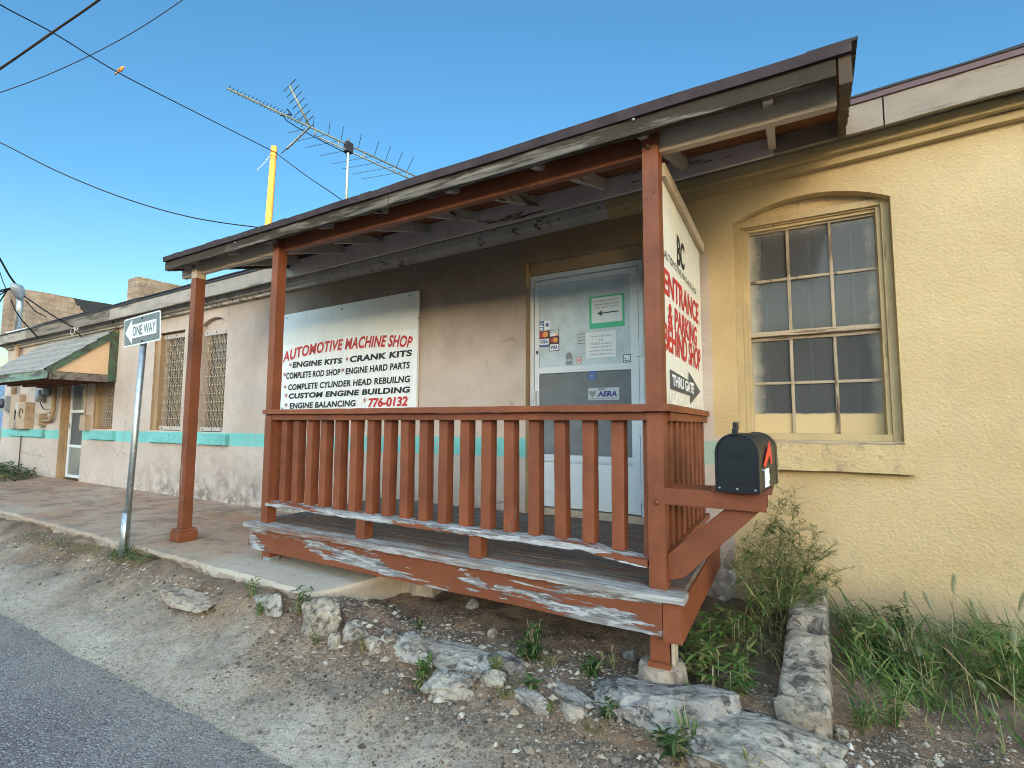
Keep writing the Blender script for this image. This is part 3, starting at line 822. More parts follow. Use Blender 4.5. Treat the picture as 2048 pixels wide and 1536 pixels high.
B('inner_door', (-1.90, .19, .70), (-1.02, .23, 2.62), 'paper dull', door)
m = MB(); m.box((-1.93, .05, .635), (-.97, .16, .690)); m.build('threshold', 'tan paint x', door, bevel=.004)
for z in (2.50, 1.98, 1.36, .84):
    m = MB(); m.box((-1.018, .066, z - .055), (-.975, .080, z + .055))
    for q in (-.035, 0, .035): m.box((-1.006, .062, z + q - .007), (-.992, .066, z + q + .007))
    m.build('hinge', 'white metal', door, bevel=.002)
m = MB(); m.box((-1.928, .045, 1.54), (-1.895, .082, 1.68)); m.tube([(-1.905, .035, 1.57), (-1.905, .02, 1.60), (-1.905, .02, 1.64), (-1.905, .045, 1.665)], .008, 8)
m.build('door_handle', 'white metal', door, bevel=.004)
B('door_chain_box', (-1.90, .072, 2.0), (-1.885, .082, 2.03), 'dark metal', door)

# ---- far door under the awning
m = MB(); m.box((-11.655, .09, .36), (-11.60, .17, 2.58)).box((-10.74, .09, .36), (-10.685, .17, 2.58)).box((-11.60, .09, 2.52), (-10.74, .17, 2.58)); d2 = m.build('door', 'ochre wood', shop)
def fd(a, b, c, d, y0, y1, nm, mt): return B(nm, (a, y0, c), (b, y1, d), mt, d2, .003)
m = MB(); m.box((-11.59, 0.11, .38), (-11.53, 0.15, 2.50)).box((-10.81, 0.11, .38), (-10.75, 0.15, 2.50))
for a, b in ((2.44, 2.50), (1.55, 1.60), (.92, .97), (.38, .43)): m.box((-11.53, 0.111, a), (-10.81, 0.149, b))
m.build('door_leaf', 'white metal', d2)
fd(-11.53, -10.81, 1.60, 2.44, 0.13, 0.136, 'upper_glass', 'door glass lower'); fd(-11.53, -10.81, .97, 1.55, 0.13, 0.136, 'screen', 'letter grey')
fd(-11.53, -10.81, .43, .92, 0.125, 0.14, 'kick_panel', 'galvanised')
B('inner_door', (-11.6, .20, .4), (-10.72, .22, 2.5), 'interior dark', d2)
fd(-11.05, -10.85, 1.70, 2.05, 0.123, 0.128, 'notice_paper', 'paper'); fd(-11.05, -10.85, 1.62, 1.70, 0.122, 0.128, 'notice_tape', 'tape green')
m = MB(); m.box((-11.58, .15, 1.26), (-11.54, 0.11, 1.36)); m.build('door_handle', 'dark metal', d2, bevel=.005)

# ================================================================== PORCH
porch = empty('porch', (-2.0, -.7, .36), 'rust red timber porch with slatted railing and shed roof over the shop door', 'porch')
YF = -1.36
def ru(y): return 2.872 + (y + 1.45) * .325           # underside of the roof boarding
# deck
yb = [-1.30 + .145 * k for k in range(10)]
for y0 in yb[:-1]:
    m = MB(); m.plank((-3.62, y0 + .07, .626 + .003 * rnd.random()), (-.445, y0 + .07, .626 + .003 * rnd.random()), (0, 1, 0), (0, 0, 1), .138, .03, 40, .006, 9)
    m.build('deck_board', 'deck paint', porch)
m = MB(); m.plank((-3.645, -1.365, .622), (-.425, -1.365, .622), (0, 1, 0), (0, 0, 1), .115, .036, 260, .010, 26); m.build('deck_nosing', 'nosing', porch)
m = MB(); m.plank((-3.60, -1.375, .522), (-.527, -1.375, .522), (0, 1, 0), (0, 0, 1), .038, .158, 120, .006, 8); m.build('rim_board', 'red paint flaked', porch)
m = MB(); m.plank((-.483, -1.392, .512), (-.483, -.01, .512), (1, 0, 0), (0, 0, 1), .082, .172, 40, .006, 8); m.build('rim_board', 'red paint y', porch)
m = MB(); m.plank((-3.59, -1.355, .512), (-3.59, -.01, .512), (1, 0, 0), (0, 0, 1), .04, .16, 30, .004); m.build('rim_board', 'red paint y', porch)
m = MB(); m.plank((-.50, -1.29, .615), (-.50, -.02, .615), (1, 0, 0), (0, 0, 1), .10, .03, 30, .006); m.build('deck_edge', 'red paint y', porch)
for k in range(5):
    x = -3.2 + .6 * k; B('joist', (x, -1.35, .46), (x + .04, -.02, .608), 'deck paint', porch)
B('support_block', (-3.52, -1.34, .36), (-3.43, -1.25, .445), 'red paint z', porch, .004)
B('shim', (-3.50, -1.342, .358), (-3.42, -1.26, .385), 'grey box', porch)
m = MB(); m.plank((-3.67, -1.33, .47), (-3.60, -1.33, .47), (0, 1, 0), (0, 0, 1), .06, .05, 4, .01); m.build('nailer', 'red paint x', porch)
# posts
def post(x0, x1, y0, y1, z0, z1, mt='red paint z', nm='post', par=porch):
    m = MB(); m.plank(((x0 + x1) / 2, (y0 + y1) / 2, z0), ((x0 + x1) / 2, (y0 + y1) / 2, z1), (1, 0, 0), (0, 1, 0), x1 - x0, y1 - y0, 60, .004, 5)
    return m.build(nm, mt, par)
pr_ = post(-.590, -.512, -1.362, -1.27, .640, 2.86)
pm = post(-3.522, -3.448, -1.362, -1.285, .640, 2.84)
pl = post(-4.700, -4.618, -1.362, -1.28, .47, 2.70)
post(-4.702, -4.616, -1.364, -1.278, 2.70, 2.85, 'tan paint z', 'post_top', pl)
m = MB()
m.prism([(-4.735, -1.40, .362), (-4.583, -1.40, .362), (-4.583, -1.245, .362), (-4.735, -1.245, .362)], (0, 0, .085))
m.prism([(-4.728, -1.392, .447), (-4.590, -1.392, .447), (-4.590, -1.252, .447), (-4.728, -1.252, .447)], (0, 0, .022))
m.build('post_base', 'red paint x', pl, bevel=.006)
m = MB()
for (x, z, p) in ((-.556, 2.765, 0), (-3.49, 2.77, 0), (-4.66, 2.80, 0)):
    m = MB(); m.tube([(x, -1.372, z), (x, -1.355, z)], .011, 10); m.tube([(x, -1.38, z), (x, -1.37, z)], .006, 8); m.build('bolt', 'rust iron', (pr_, pm, pl)[int(x < -1) + int(x < -4)], True)
m = MB(); m.tube([(-.548, -1.372, 1.035), (-.548, -1.360, 1.035)], [.010, .015], 10); m.build('bolt', 'red paint z', pr_, True)
m = MB()
for x, z in ((-.57, 2.50), (-.535, 2.53)): m.tube([(x, -1.366, z), (x, -1.358, z)], .004, 6)
m.build('nail_hole', 'letter black', pr_)
# beam in three lengths
def beam(a, b, mt, lab=None):
    m = MB(); m.plank((a, -1.30, 2.807), (b, -1.30, 2.807), (0, 1, 0), (0, 0, 1), .045, .118, 60, .003, 5)
    o = m.build('beam', mt, porch)
    if lab: o['label'] = lab
beam(-3.49, -.55, 'red paint x'); beam(-.55, .225, 'tan paint x', 'unpainted tan end of the porch beam'); beam(-4.95, -3.49, 'tan paint x', 'unpainted tan end of the porch beam')
# roof
RX0, RX1 = -4.965, .262
m = MB()
def rr(x, y, dz): return (x + .08 * (y + 1.45) * (1 if x > -1 else 0), y, ru(y) + dz)
m.prism([rr(RX0, -1.43, 0), rr(RX1, -1.43, 0), rr(RX1, -.20, 0), rr(RX0, -.20, 0)], (0, 0, .018)); roofb = m.build('roof', 'plywood', porch)
m = MB(); n = 60
for r_ in range(7):
    y0 = -1.475 + r_ * .19; y1 = y0 + .21
    for k in range(n):
        x0 = RX0 - .02 + (RX1 - RX0 + .05) * k / n; x1 = RX0 - .02 + (RX1 - RX0 + .05) * (k + 1) / n
        dz = .036 + .010 * nz(x0, y0, 5, 2.0) + .010 * rnd.random()
        a, b = rr(x0, y0, dz + .010), rr(x1, y0, dz + .010); c, d = rr(x1, y1, dz + .002), rr(x0, y1, dz + .002)
        m.quad(a, b, c, d); m.quad((a[0], a[1], a[2] - .014), (b[0], b[1], b[2] - .014), b, a)
m.build('shingles', 'shingle top', roofb)
m = MB(); y = -1.482
for k in range(90):
    x0 = RX0 + (RX1 - RX0 + .005) * k / 90; x1 = RX0 + (RX1 - RX0 + .005) * (k + 1) / 90
    f = lambda x: .0035 * nz(x, 0, 6, 2.4)
    g = lambda x: (.006 * smooth(-2.2, -2.15, x))
    m.quad((x0, y, 2.866 + f(x0)), (x1, y, 2.866 + f(x1)), (x1, y - .004, 2.908 + f(x1) * 1.6 + g(x1)), (x0, y - .004, 2.908 + f(x0) * 1.6 + g(x0)))
    m.quad((x0, y, 2.866 + f(x0)), (x1, y, 2.866 + f(x1)), (x1, -1.42, 2.870), (x0, -1.42, 2.870))
    m.quad((x0, y - .004, 2.908 + f(x0) * 1.6 + g(x0)), (x1, y - .004, 2.908 + f(x1) * 1.6 + g(x1)), (x1, -1.40, 2.93), (x0, -1.40, 2.93))
m.quad((RX0, y, 2.866), (RX0, -.2, ru(-.2)), (RX0, -.2, ru(-.2) + .04), (RX0, y - .004, 2.910))
m.quad((RX1 + .005, y, 2.866), (RX1 + .105, -.2, ru(-.2) + .0), (RX1 + .105, -.2, ru(-.2) + .04), (RX1 + .005, y - .004, 2.910))
m.build('drip_edge', 'drip metal', roofb, fixn=False)
def sag(t): return -.004 * math.sin(t * 9)
m = MB(); m.plank((RX0 + .005, -1.448, 2.834), (-2.195, -1.448, 2.836), (0, 1, 0), (0, 0, 1), .036, .092, 130, .020, 9); m.build('fascia', 'roof board', porch)
m = MB(); m.plank((-2.188, -1.448, 2.836), (.215, -1.448, 2.832), (0, 1, 0), (0, 0, 1), .036, .088, 110, .010, 9); m.build('fascia', 'roof board', porch)
# rake boards
m = MB(); m.plank((.245, -1.462, ru(-1.46) - .045), (.345, -.215, ru(-.215) - .055), (1, 0, 0), (0, 0, 1), .045, .15, 50, .022, 6); m.build('rake_board', 'roof board side', porch)
m = MB(); m.plank((-4.935, -1.44, ru(-1.44) - .03), (-4.935, -.215, ru(-.215) - .05), (1, 0, 0), (0, 0, 1), .045, .12, 40, .014, 6); m.build('rake_board', 'roof board side', porch)
m = MB()
m.tube([(-.60, -1.466, 2.862), (-.60, -1.476, 2.862)], [.012, .006], 10); m.build('bolt', 'galvanised', porch, True)
m = MB(); m.tube([(-3.86, -1.466, 2.85), (-3.86, -1.474, 2.85)], [.009, .005], 10); m.build('bolt', 'galvanised', porch, True)
for x in (-4.76, -4.03, -3.49, -2.885, -2.345, -1.75, -1.165, -.575, -.03):
    m = MB(); m.plank((x, -1.425, ru(-1.425) - .046), (x, -.23, ru(-.23) - .046), (1, 0, 0), (0, 0, 1), .042, .088, 24, .008, 8); m.build('rafter', 'rafter', porch)
# front railing
rail = MB(); rail.plank((-3.512, -1.335, 1.476), (-.482, -1.335, 1.476), (0, 1, 0), (0, 0, 1), .115, .036, 120, .006, 8)
rail = rail.build('railing', 'red paint x', porch)
m = MB(); m.plank((-3.448, -1.340, 1.4365), (-.590, -1.340, 1.4365), (0, 1, 0), (0, 0, 1), .036, .043, 90, .005, 8); m.build('apron', 'red paint x', rail)
def rot(t): return -.035 * smooth(.86, 1.0, t) - .006 * math.sin(3.1 * t)
m = MB(); m.plank((-3.455, -1.325, .786), (-.595, -1.325, .786), (0, 1, 0), (0, 0, 1), .098, .036, 240, .013, 24, rot); m.build('bottom_rail', 'red paint worn edge', rail)
for x in (-2.466, -1.565):
    m = MB(); m.plank((x, -1.325, .642), (x, -1.325, .770), (1, 0, 0), (0, 1, 0), .080, .072, 10, .005, 8); m.build('rail_block', 'red paint z', rail)
BX = [543, 564, 588, 614.7, 642, 671, 701.6, 735, 767, 803, 840, 878, 920, 963, 1008.5, 1057, 1109, 1163.4, 1221, 1284]
for i, px in enumerate(BX):
    x = WY(px, 843, -1.318).x; w = .064 if i < 19 else .035
    dz = rot((x + 3.455) / 2.86)
    m = MB(); m.plank((x + w / 2, -1.285, .802 + dz), (x + w / 2 + .006 * rnd.uniform(-1, 1), -1.285 + .004 * rnd.uniform(-1, 1), 1.458), (1, 0, 0), (0, 1, 0), w, .068, 24, .004, 7)
    m.build('baluster', 'red paint z', rail)
# side railing
srail = MB(); srail.plank((-.535, -1.278, 1.476), (-.535, -.03, 1.470), (1, 0, 0), (0, 0, 1), .105, .036, 50, .005, 8)
srail = srail.build('railing', 'red paint y', porch)
m = MB(); m.plank((-.511, -1.27, 1.4345), (-.511, -.05, 1.4305), (1, 0, 0), (0, 0, 1), .032, .042, 40, .004); m.build('apron', 'red paint y', srail)
m = MB(); m.plank((-.535, -1.27, .786), (-.535, -.05, .770), (1, 0, 0), (0, 0, 1), .08, .036, 40, .006); m.build('bottom_rail', 'red paint y', srail)
for k in range(8):
    y = -1.16 + k * .148
    m = MB(); m.plank((-.545, y, .80), (-.545, y, 1.455), (1, 0, 0), (0, 1, 0), .060, .062, 20, .004, 7); m.build('baluster', 'red paint z', srail)
# corner pier and post below the deck
post(-.592, -.505, -1.355, -1.275, .30, .445, 'red paint z', 'pier_post')
B('post_shim', (-.500, -1.345, .31), (-.484, -1.27, .445), 'tan paint z', porch, .003)
m = MB(); m.plank((-.598, -1.368, .305), (-.498, -1.368, .305), (0, 1, 0), (0, 0, 1), .02, .032, 4); m.build('skirt', 'red paint x', porch)
# bracket that carries the mailbox
m = MB(); m.plank((-.512, -1.345, 1.066), (-.095, -1.345, 1.066), (0, 1, 0), (0, 0, 1), .036, .076, 30, .003); br = m.build('bracket_arm', 'red paint x', porch)
m = MB(); m.plank((-.512, -1.17, 1.066), (-.095, -1.17, 1.066), (0, 1, 0), (0, 0, 1), .036, .076, 30, .003); m.build('bracket_arm', 'red paint x', porch)
m = MB(); m.plank((-.31, -1.18, 1.110), (-.072, -1.18, 1.110), (0, 1, 0), (0, 0, 1), .37, .012, 10, .002); m.build('bracket_shelf', 'red paint x', porch)
m = MB(); m.prism([(-.512, -1.325, .675), (-.512, -1.325, .795), (-.255, -1.325, 1.027), (-.120, -1.325, 1.027), (-.440, -1.325, .700)], (0, .036, 0)); m.build('bracket_brace', 'red paint x', porch, bevel=.003)
# ---------------- pier
m = MB(); m.tube([(-.548, -1.315, .12), (-.548, -1.315, .20), (-.548, -1.315, .285), (-.548, -1.315, .300)], [.118, .114, .106, .096], 28)
for v in m.v:
    k = .010 * nz(v.x, v.y, v.z, 28) + .006 * nz(v.x, v.y, v.z, 60); d = Vector((v.x + .548, v.y + 1.315, 0)); v += d.normalized() * k if d.length else Vector((0, 0, 0)); v.z += k * .6
tag(m.build('pier', 'tan stone', smooth=True), 'round concrete pier under the right corner post of the porch', 'pier')

# ================================================================== SIGNS
def P5(a, b, y=-.044): return WY(560 + a / 5.487, 560 + b / 5.487, y)
wsg = MB(); c = [WY(560, 633.5, -.03), WY(840, 581.5, -.03), WY(834, 822, -.03), WY(560, 824, -.03)]
wsg.prism([(-5.30, -.04, 1.50), (-3.150, -.04, 1.50), (-3.150, -.04, 2.708), (-5.30, -.04, 2.682)], (0, .030, 0))
sg = wsg.build('shop_sign', 'sign face wall', bevel=.002)
tag(sg, 'large white board lettered AUTOMOTIVE MACHINE SHOP in red, screwed to the porch wall', 'sign')
def curve(pts):
    def f(u):
        x = pts[0][0] + u * (pts[-1][0] - pts[0][0])
        for (xa, ya), (xb, yb_) in zip(pts, pts[1:]):
            if x <= xb + 1e-6: return x, ya + (yb_ - ya) * (x - xa) / (xb - xa)
        return pts[-1]
    return f
top = curve([(32, 795), (150, 748), (300, 708), (450, 678), (610, 655), (740, 637), (870, 619), (990, 611), (1110, 606), (1240, 602), (1340, 603), (1462, 620)])
bot = curve([(28, 908), (150, 868), (300, 830), (450, 800), (610, 778), (740, 764), (870, 752), (990, 741), (1110, 736), (1240, 736), (1340, 738), (1440, 745)])
def arcf(u, v):
    a, b = bot(u), top(u); return P5(a[0] + (b[0] - a[0]) * v, a[1] + (b[1] - a[1]) * v)
m = MB(); add_text(m, 'AUTOMOTIVE MACHINE SHOP', arcf, .035, .12, 1.06)
m.build('red_lettering', 'letter red', sg, fixn=False)
m = MB()
q5 = lambda tl, tr, br_, bl: quadfn(P5(*tl), P5(*tr), P5(*br_), P5(*bl))
add_text(m, '776-0132', q5((968, 1296), (1402, 1270), (1395, 1385), (965, 1400)), .04, .12)
m.build('red_lettering', 'letter red', sg, fixn=False)
for s_, a, b, c, d, bo in (('ENGINE KITS', (138, 902), (682, 852), (680, 915), (136, 966), .065), ('CRANK KITS', (768, 836), (1450, 762), (1448, 834), (765, 906), .065),
                      ('COMPLETE ROD SHOP', (68, 1018), (664, 972), (662, 1042), (66, 1090), .05), ('ENGINE HARD PARTS', (720, 968), (1425, 893), (1423, 970), (718, 1038), .05),
                      ('COMPLETE CYLINDER HEAD REBUILNG', (90, 1146), (1428, 1046), (1426, 1122), (88, 1212), .05), ('CUSTOM ENGINE BUILDING', (95, 1246), (1428, 1166), (1426, 1236), (92, 1306), .065),
                      ('ENGINE BALANCING', (106, 1350), (830, 1314), (828, 1386), (104, 1415), .05)):
    m = MB(); add_text(m, s_, q5(a, b, c, d), bo * .72, .10, 1.06); m.build('black_lettering', 'letter black', sg, fixn=False)
m = MB()
for a, b, r_ in ((112, 930, 16), (735, 866, 22), (50, 1037, 18), (690, 987, 20), (55, 1172, 17), (66, 1266, 20), (66, 1370, 20), (928, 1318, 26)):
    for k in range(3):
        t = k * math.pi / 3 + .5; dx, dy = math.cos(t) * r_ * .9, math.sin(t) * r_ * 1.2; nx, ny = -math.sin(t) * 3.2, math.cos(t) * 3.2
        y_ = -.0435 - .0006 * k
        m.quad(P5(a - dx + nx, b - dy + ny, y_), P5(a + dx + nx, b + dy + ny, y_), P5(a + dx - nx, b + dy - ny, y_), P5(a - dx - nx, b - dy - ny, y_))
m.build('asterisks', 'letter dull red', sg, fixn=False)
m = MB()
for a, b in ((78, 420), (680, 318), (1425, 170), (1522, 415), (25, 1408)):
    p = P5(a, b, -.042); m.tube([p, p + Vector((0, -.006, 0))], .008, 8)
m.build('screw', 'rust iron', sg)

SX = -.532
def P6(a, b, x=SX + .0145): return WX(1300 + a / 3.072, 340 + b / 3.072, x)
m = MB(); m.box((SX, -1.262, 1.497), (SX + .012, -.045, 2.648)); es = m.build('entrance_sign', 'sign face side', bevel=.001)
tag(es, 'tall white board on the porch end reading ENTRANCE and PARKING BEHIND SHOP', 'sign')
q6 = lambda tl, tr, br_, bl: quadfn(P6(*tl), P6(*tr), P6(*br_), P6(*bl))
m = MB(); add_text(m, 'BC', q6((165, 390), (212, 468), (213, 622), (168, 582)), .03)
m.build('black_lettering', 'letter black', es, fixn=False); m = MB()
add_text(m, 'AUTOMOTIVE MACHINE SHOP', q6((88, 483), (284, 738), (284, 772), (88, 533)), .0)
m.build('black_lettering', 'letter black', es, fixn=False)
m = MB()
add_text(m, 'ENTRANCE', q6((84, 590), (298, 826), (298, 952), (86, 752)), .03)
m.build('red_lettering', 'letter red', es, fixn=False); m = MB()
add_text(m, '& PARKING', q6((112, 806), (288, 968), (288, 1088), (112, 950)), .03)
m.build('red_lettering', 'letter red', es, fixn=False); m = MB()
add_text(m, 'BEHIND SHOP', q6((84, 925), (310, 1105), (310, 1240), (90, 1098)), .03)
m.build('red_lettering', 'letter red', es, fixn=False)
m = MB(); m.poly([P6(*p) for p in ((122, 1222), (238, 1292), (238, 1238), (310, 1362), (248, 1438), (248, 1388), (126, 1345))]); m.build('arrow', 'letter grey', es, fixn=False)
m = MB(); add_text(m, 'THRU GATE', quadfn(*[P6(*p, SX + .0165) for p in ((136, 1252), (270, 1312), (270, 1378), (140, 1322))]), .04); m.build('white_lettering', 'sign white', es, fixn=False)
m = MB(); m.plank((SX + .012, -1.27, 2.682), (SX + .022, -.03, 2.665), (1, 0, 0), (0, 0, 1), .045, .07, 30, .004); m.build('batten', 'tan paint y', es)

# one-way sign on its pole
pole_a, pole_b = WY(246, 1130, -1.685), WY(290, 655, -1.685)
ow = empty('street_sign', (pole_a.x, pole_a.y, .16), 'white on black ONE WAY arrow sign on a leaning galvanised pole', 'street sign')
m = MB(); m.tube([pole_a, pole_a.lerp(pole_b, .5), pole_b], .0235, 16); m.build('pole', 'galvanised', ow, True)
m = MB(); m.tube([pole_a - Vector((.012, 0, 0)), pole_a.lerp(pole_b, .215) - Vector((.012, 0, 0))], .034, 16); m.build('sleeve', 'galvanised', ow, True)
cs = [CAM + ray(*p) * (d * .83) for p, d in (((251, 640.6), 5.43), ((322, 620.4), 5.0), ((319, 679.7), 5.0), ((248, 695), 5.43))]
ctr = sum(cs, Vector()) / 4; ux = ((cs[1] - cs[0]) + (cs[2] - cs[3])).normalized(); uz = ((cs[0] - cs[3]) + (cs[1] - cs[2])); uz = (uz - ux * uz.dot(ux)).normalized()
un = ux.cross(uz); W2, H2 = .335, .122
ctr = CAM + (ctr - CAM) * ((-1.718 - CAM.y) / (ctr.y - CAM.y))
def S(a, b, n=0.0): return ctr + ux * a + uz * b + un * n
def rrect(w, h, r, n):
    out = []
    for cx, cz, a0 in ((w - r, h - r, 0), (-w + r, h - r, 90), (-w + r, -h + r, 180), (w - r, -h + r, 270)):
        for k in range(6):
            a = R(a0 + 18 * k); out.append(S(cx + r * math.cos(a), cz + r * math.sin(a), n))
    return out
m = MB(); m.prism(rrect(W2, H2, .022, .003), un * -.004); pan = m.build('sign_panel', 'sign white', ow)
m = MB(); m.poly(rrect(W2 - .011, H2 - .011, .015, .0042)); m.build('sign_field', 'sign dark', ow, fixn=False)
m = MB(); m.poly([S(a, b, .0056) for a, b in ((-.30, 0), (-.165, .108), (-.165, .058), (.275, .058), (.275, -.058), (-.165, -.058), (-.165, -.108))]); m.build('arrow', 'sign white', ow, fixn=False)
m = MB(); add_text(m, 'ONE WAY', quadfn(S(-.155, .043, .0070), S(.262, .043, .0070), S(.262, -.043, .0070), S(-.155, -.043, .0070)), .02); m.build('lettering', 'sign dark', ow, fixn=False)
m = MB()
for b in (.098, -.098): m.tube([S(.02, b, .003), S(.02, b, .010)], .008, 8)
m.build('bolt', 'letter black', ow)

# papers and stickers on the door glass, each its own sheet
YD = .0955
def sheet(name, label, cat, x0, x1, z0, z1, mt, y=YD, group=None):
    m = MB(); m.box((x0, y - .001, z0), (x1, y, z1)); return tag(m.build(name, mt), label, cat, group)
n1 = sheet('notice', 'white notice with an arrow and green tape border on the upper door glass', 'notice', -1.415, -1.118, 2.183, 2.452, 'tape green')
m = MB(); m.box((-1.395, YD - .0022, 2.226), (-1.135, YD - .0012, 2.440)); m.build('paper', 'paper', n1)
m = MB()
for k, s_ in enumerate(('For customers drop off, or', 'the main entrance is on the', 'other side of the shop.')): add_text(m, s_, quadfn((-1.365, YD - .003, 2.415 - k * .027), (-1.165, YD - .003, 2.418 - k * .027), (-1.165, YD - .003, 2.400 - k * .027), (-1.365, YD - .003, 2.397 - k * .027)), .0)
m.build('lettering', 'letter grey', n1, fixn=False)
m = MB(); m.poly([(a, YD - .003, b) for a, b in ((-1.345, 2.305), (-1.305, 2.328), (-1.305, 2.310), (-1.165, 2.314), (-1.165, 2.304), (-1.305, 2.300), (-1.305, 2.280))]); m.build('arrow', 'letter grey', n1, fixn=False)
n2 = sheet('notice', 'plain white printed sheet taped below the green bordered notice', 'notice', -1.450, -1.190, 1.938, 2.155, 'paper')
m = MB()
for k, (s_, w) in enumerate((('For service only. Please', .17), ('call', .03), ('776-0132 and leave a', .19), ('message to schedule an', .18), ('appointment with the team.', .2), ('Thank you Machine Shop', .2))):
    zc = 2.125 - .030 * k; xc = -1.315; add_text(m, s_, quadfn((xc - w / 2, YD - .002, zc), (xc + w / 2, YD - .002, zc), (xc + w / 2, YD - .002, zc - .018), (xc - w / 2, YD - .002, zc - .018)), .0)
m.build('lettering', 'letter grey', n2, fixn=False)
n3 = sheet('notice', 'faded older sheet half hidden behind the plain white notice', 'notice', -1.530, -1.435, 2.03, 2.165, 'paper dull', YD + .001)
m = MB()
for k in range(4): m.box((-1.52, YD - .0008, 2.145 - .026 * k), (-1.455, YD - .0002, 2.150 - .026 * k))
m.build('lettering', 'letter grey', n3)
def card(name, label, x0, x1, z0, z1, mt, deco):
    o = sheet(name, label, 'sticker', x0, x1, z0, z1, mt)
    for nm, mm, fn in deco:
        m = MB(); fn(m); m.build(nm, mm, o, fixn=False)
def rect(x0, x1, z0, z1, d=.0022): return lambda m: m.quad((x0, YD - d, z0), (x1, YD - d, z0), (x1, YD - d, z1), (x0, YD - d, z1))
def disc(cx, cz, r_, d=.003, sx=1.0): return lambda m: m.poly([(cx + r_ * sx * math.cos(k * math.pi / 10), YD - d, cz + r_ * math.sin(k * math.pi / 10)) for k in range(20)])
def tx(s_, x0, x1, z0, z1, bo=.03, d=.0034, sh=0): return lambda m: add_text(m, s_, quadfn((x0, YD - d, z1), (x1, YD - d, z1), (x1, YD - d, z0), (x0, YD - d, z0)), bo, sh)
card('card_sticker', 'blue card sticker with a pale swirl at the upper left of the door glass', -1.888, -1.834, 2.212, 2.292, 'card blue', [('emblem', 'paper', disc(-1.861, 2.236, .022, .0024)), ('emblem_stripe', 'card blue', rect(-1.880, -1.842, 2.231, 2.240, .0030)), ('stripe', 'paper', rect(-1.882, -1.840, 2.268, 2.274))])
card('card_sticker', 'small white card sticker with a blue square in the middle', -1.832, -1.775, 2.215, 2.292, 'paper', [('emblem', 'card blue', rect(-1.818, -1.788, 2.240, 2.270))])
card('card_sticker', 'two part sticker, red and orange circles over VISA on white', -1.886, -1.784, 2.062, 2.205, 'card maroon',
     [('circle', 'mc red', disc(-1.853, 2.172, .026)), ('circle', 'mc orange', disc(-1.820, 2.172, .026, .0032)), ('panel', 'paper', rect(-1.882, -1.788, 2.082, 2.134)), ('lettering', 'letter navy', tx('VISA', -1.870, -1.796, 2.092, 2.124, .04, .0034, .2)), ('stripe', 'card blue', rect(-1.882, -1.788, 2.066, 2.080))])
card('card_sticker', 'tall black bordered sticker of three cards with VISA at its foot', -1.782, -1.690, 2.020, 2.205, 'letter black',
     [('panel', 'paper', rect(-1.776, -1.696, 2.150, 2.200)), ('lettering', 'letter grey', tx('NETWORK', -1.772, -1.704, 2.176, 2.190, .02)), ('swash', 'mc orange', lambda m: m.poly([(-1.740, YD - .0028, 2.152), (-1.698, YD - .0028, 2.152), (-1.698, YD - .0028, 2.172)])), ('panel', 'card maroon', rect(-1.776, -1.696, 2.086, 2.146)), ('circle', 'mc red', disc(-1.750, 2.116, .022)), ('circle', 'mc orange', disc(-1.724, 2.116, .022, .0032)), ('panel', 'paper', rect(-1.776, -1.696, 2.026, 2.080)), ('lettering', 'letter navy', tx('VISA', -1.768, -1.704, 2.038, 2.068, .04, .0034, .2))])
card('badge_sticker', 'grey arched sticker low on the upper door glass', -1.630, -1.570, 1.893, 1.972, 'sticker grey', [('band', 'paper dull', rect(-1.622, -1.578, 1.926, 1.940)), ('dome', 'sticker grey', disc(-1.600, 1.972, .029, .0012))])
def star(cx, cz, r_): return lambda m: m.poly([(cx + (r_ if k % 2 == 0 else r_ * .42) * math.sin(k * math.pi / 5), YD - .0034, cz + (r_ if k % 2 == 0 else r_ * .42) * math.cos(k * math.pi / 5)) for k in range(10)])
card('badge_sticker', 'round edged white sticker with a red ring and star', -1.540, -1.480, 1.893, 1.960, 'paper dull', [('ring', 'mc red', disc(-1.510, 1.927, .026, .0022)), ('disc', 'paper', disc(-1.510, 1.927, .021, .0028)), ('star', 'mc red', star(-1.510, 1.927, .018))])
card('badge_sticker', 'small black bordered white sticker at the lower right of the upper door glass', -1.135, -1.070, 1.886, 1.950, 'letter black', [('panel', 'paper', rect(-1.129, -1.076, 1.892, 1.944)), ('lettering', 'letter black', tx('AC', -1.126, -1.104, 1.912, 1.924, .03)), ('lines', 'letter grey', rect(-1.102, -1.080, 1.917, 1.920, .003)), ('lines', 'letter grey', rect(-1.122, -1.082, 1.899, 1.905, .003))])
card('badge_sticker', 'dark blue sticker hanging at the top of the lower door glass', -1.432, -1.360, 1.758, 1.828, 'card blue', [('mark', 'sticker grey', star(-1.396, 1.79, .024))])
card('member_sticker', 'grey plate sticker lettered AERA in dark blue on the lower door glass', -1.430, -1.170, 1.590, 1.690, 'paper dull',
     [('lettering', 'letter navy', tx('AERA', -1.352, -1.186, 1.617, 1.662, .05, .003, .15)), ('small_lettering', 'letter grey', tx('ENGINE REBUILDERS ASSOCIATION', -1.420, -1.185, 1.596, 1.607, .0, .003)), ('member_lettering', 'letter grey', tx('MEMBER', -1.345, -1.285, 1.672, 1.684, .02, .003)), ('shield', 'sticker grey', lambda m: m.poly([(a, YD - .003, b) for a, b in ((-1.425, 1.660), (-1.410, 1.668), (-1.392, 1.660), (-1.374, 1.668), (-1.360, 1.660), (-1.372, 1.630), (-1.392, 1.612), (-1.412, 1.630))]))])

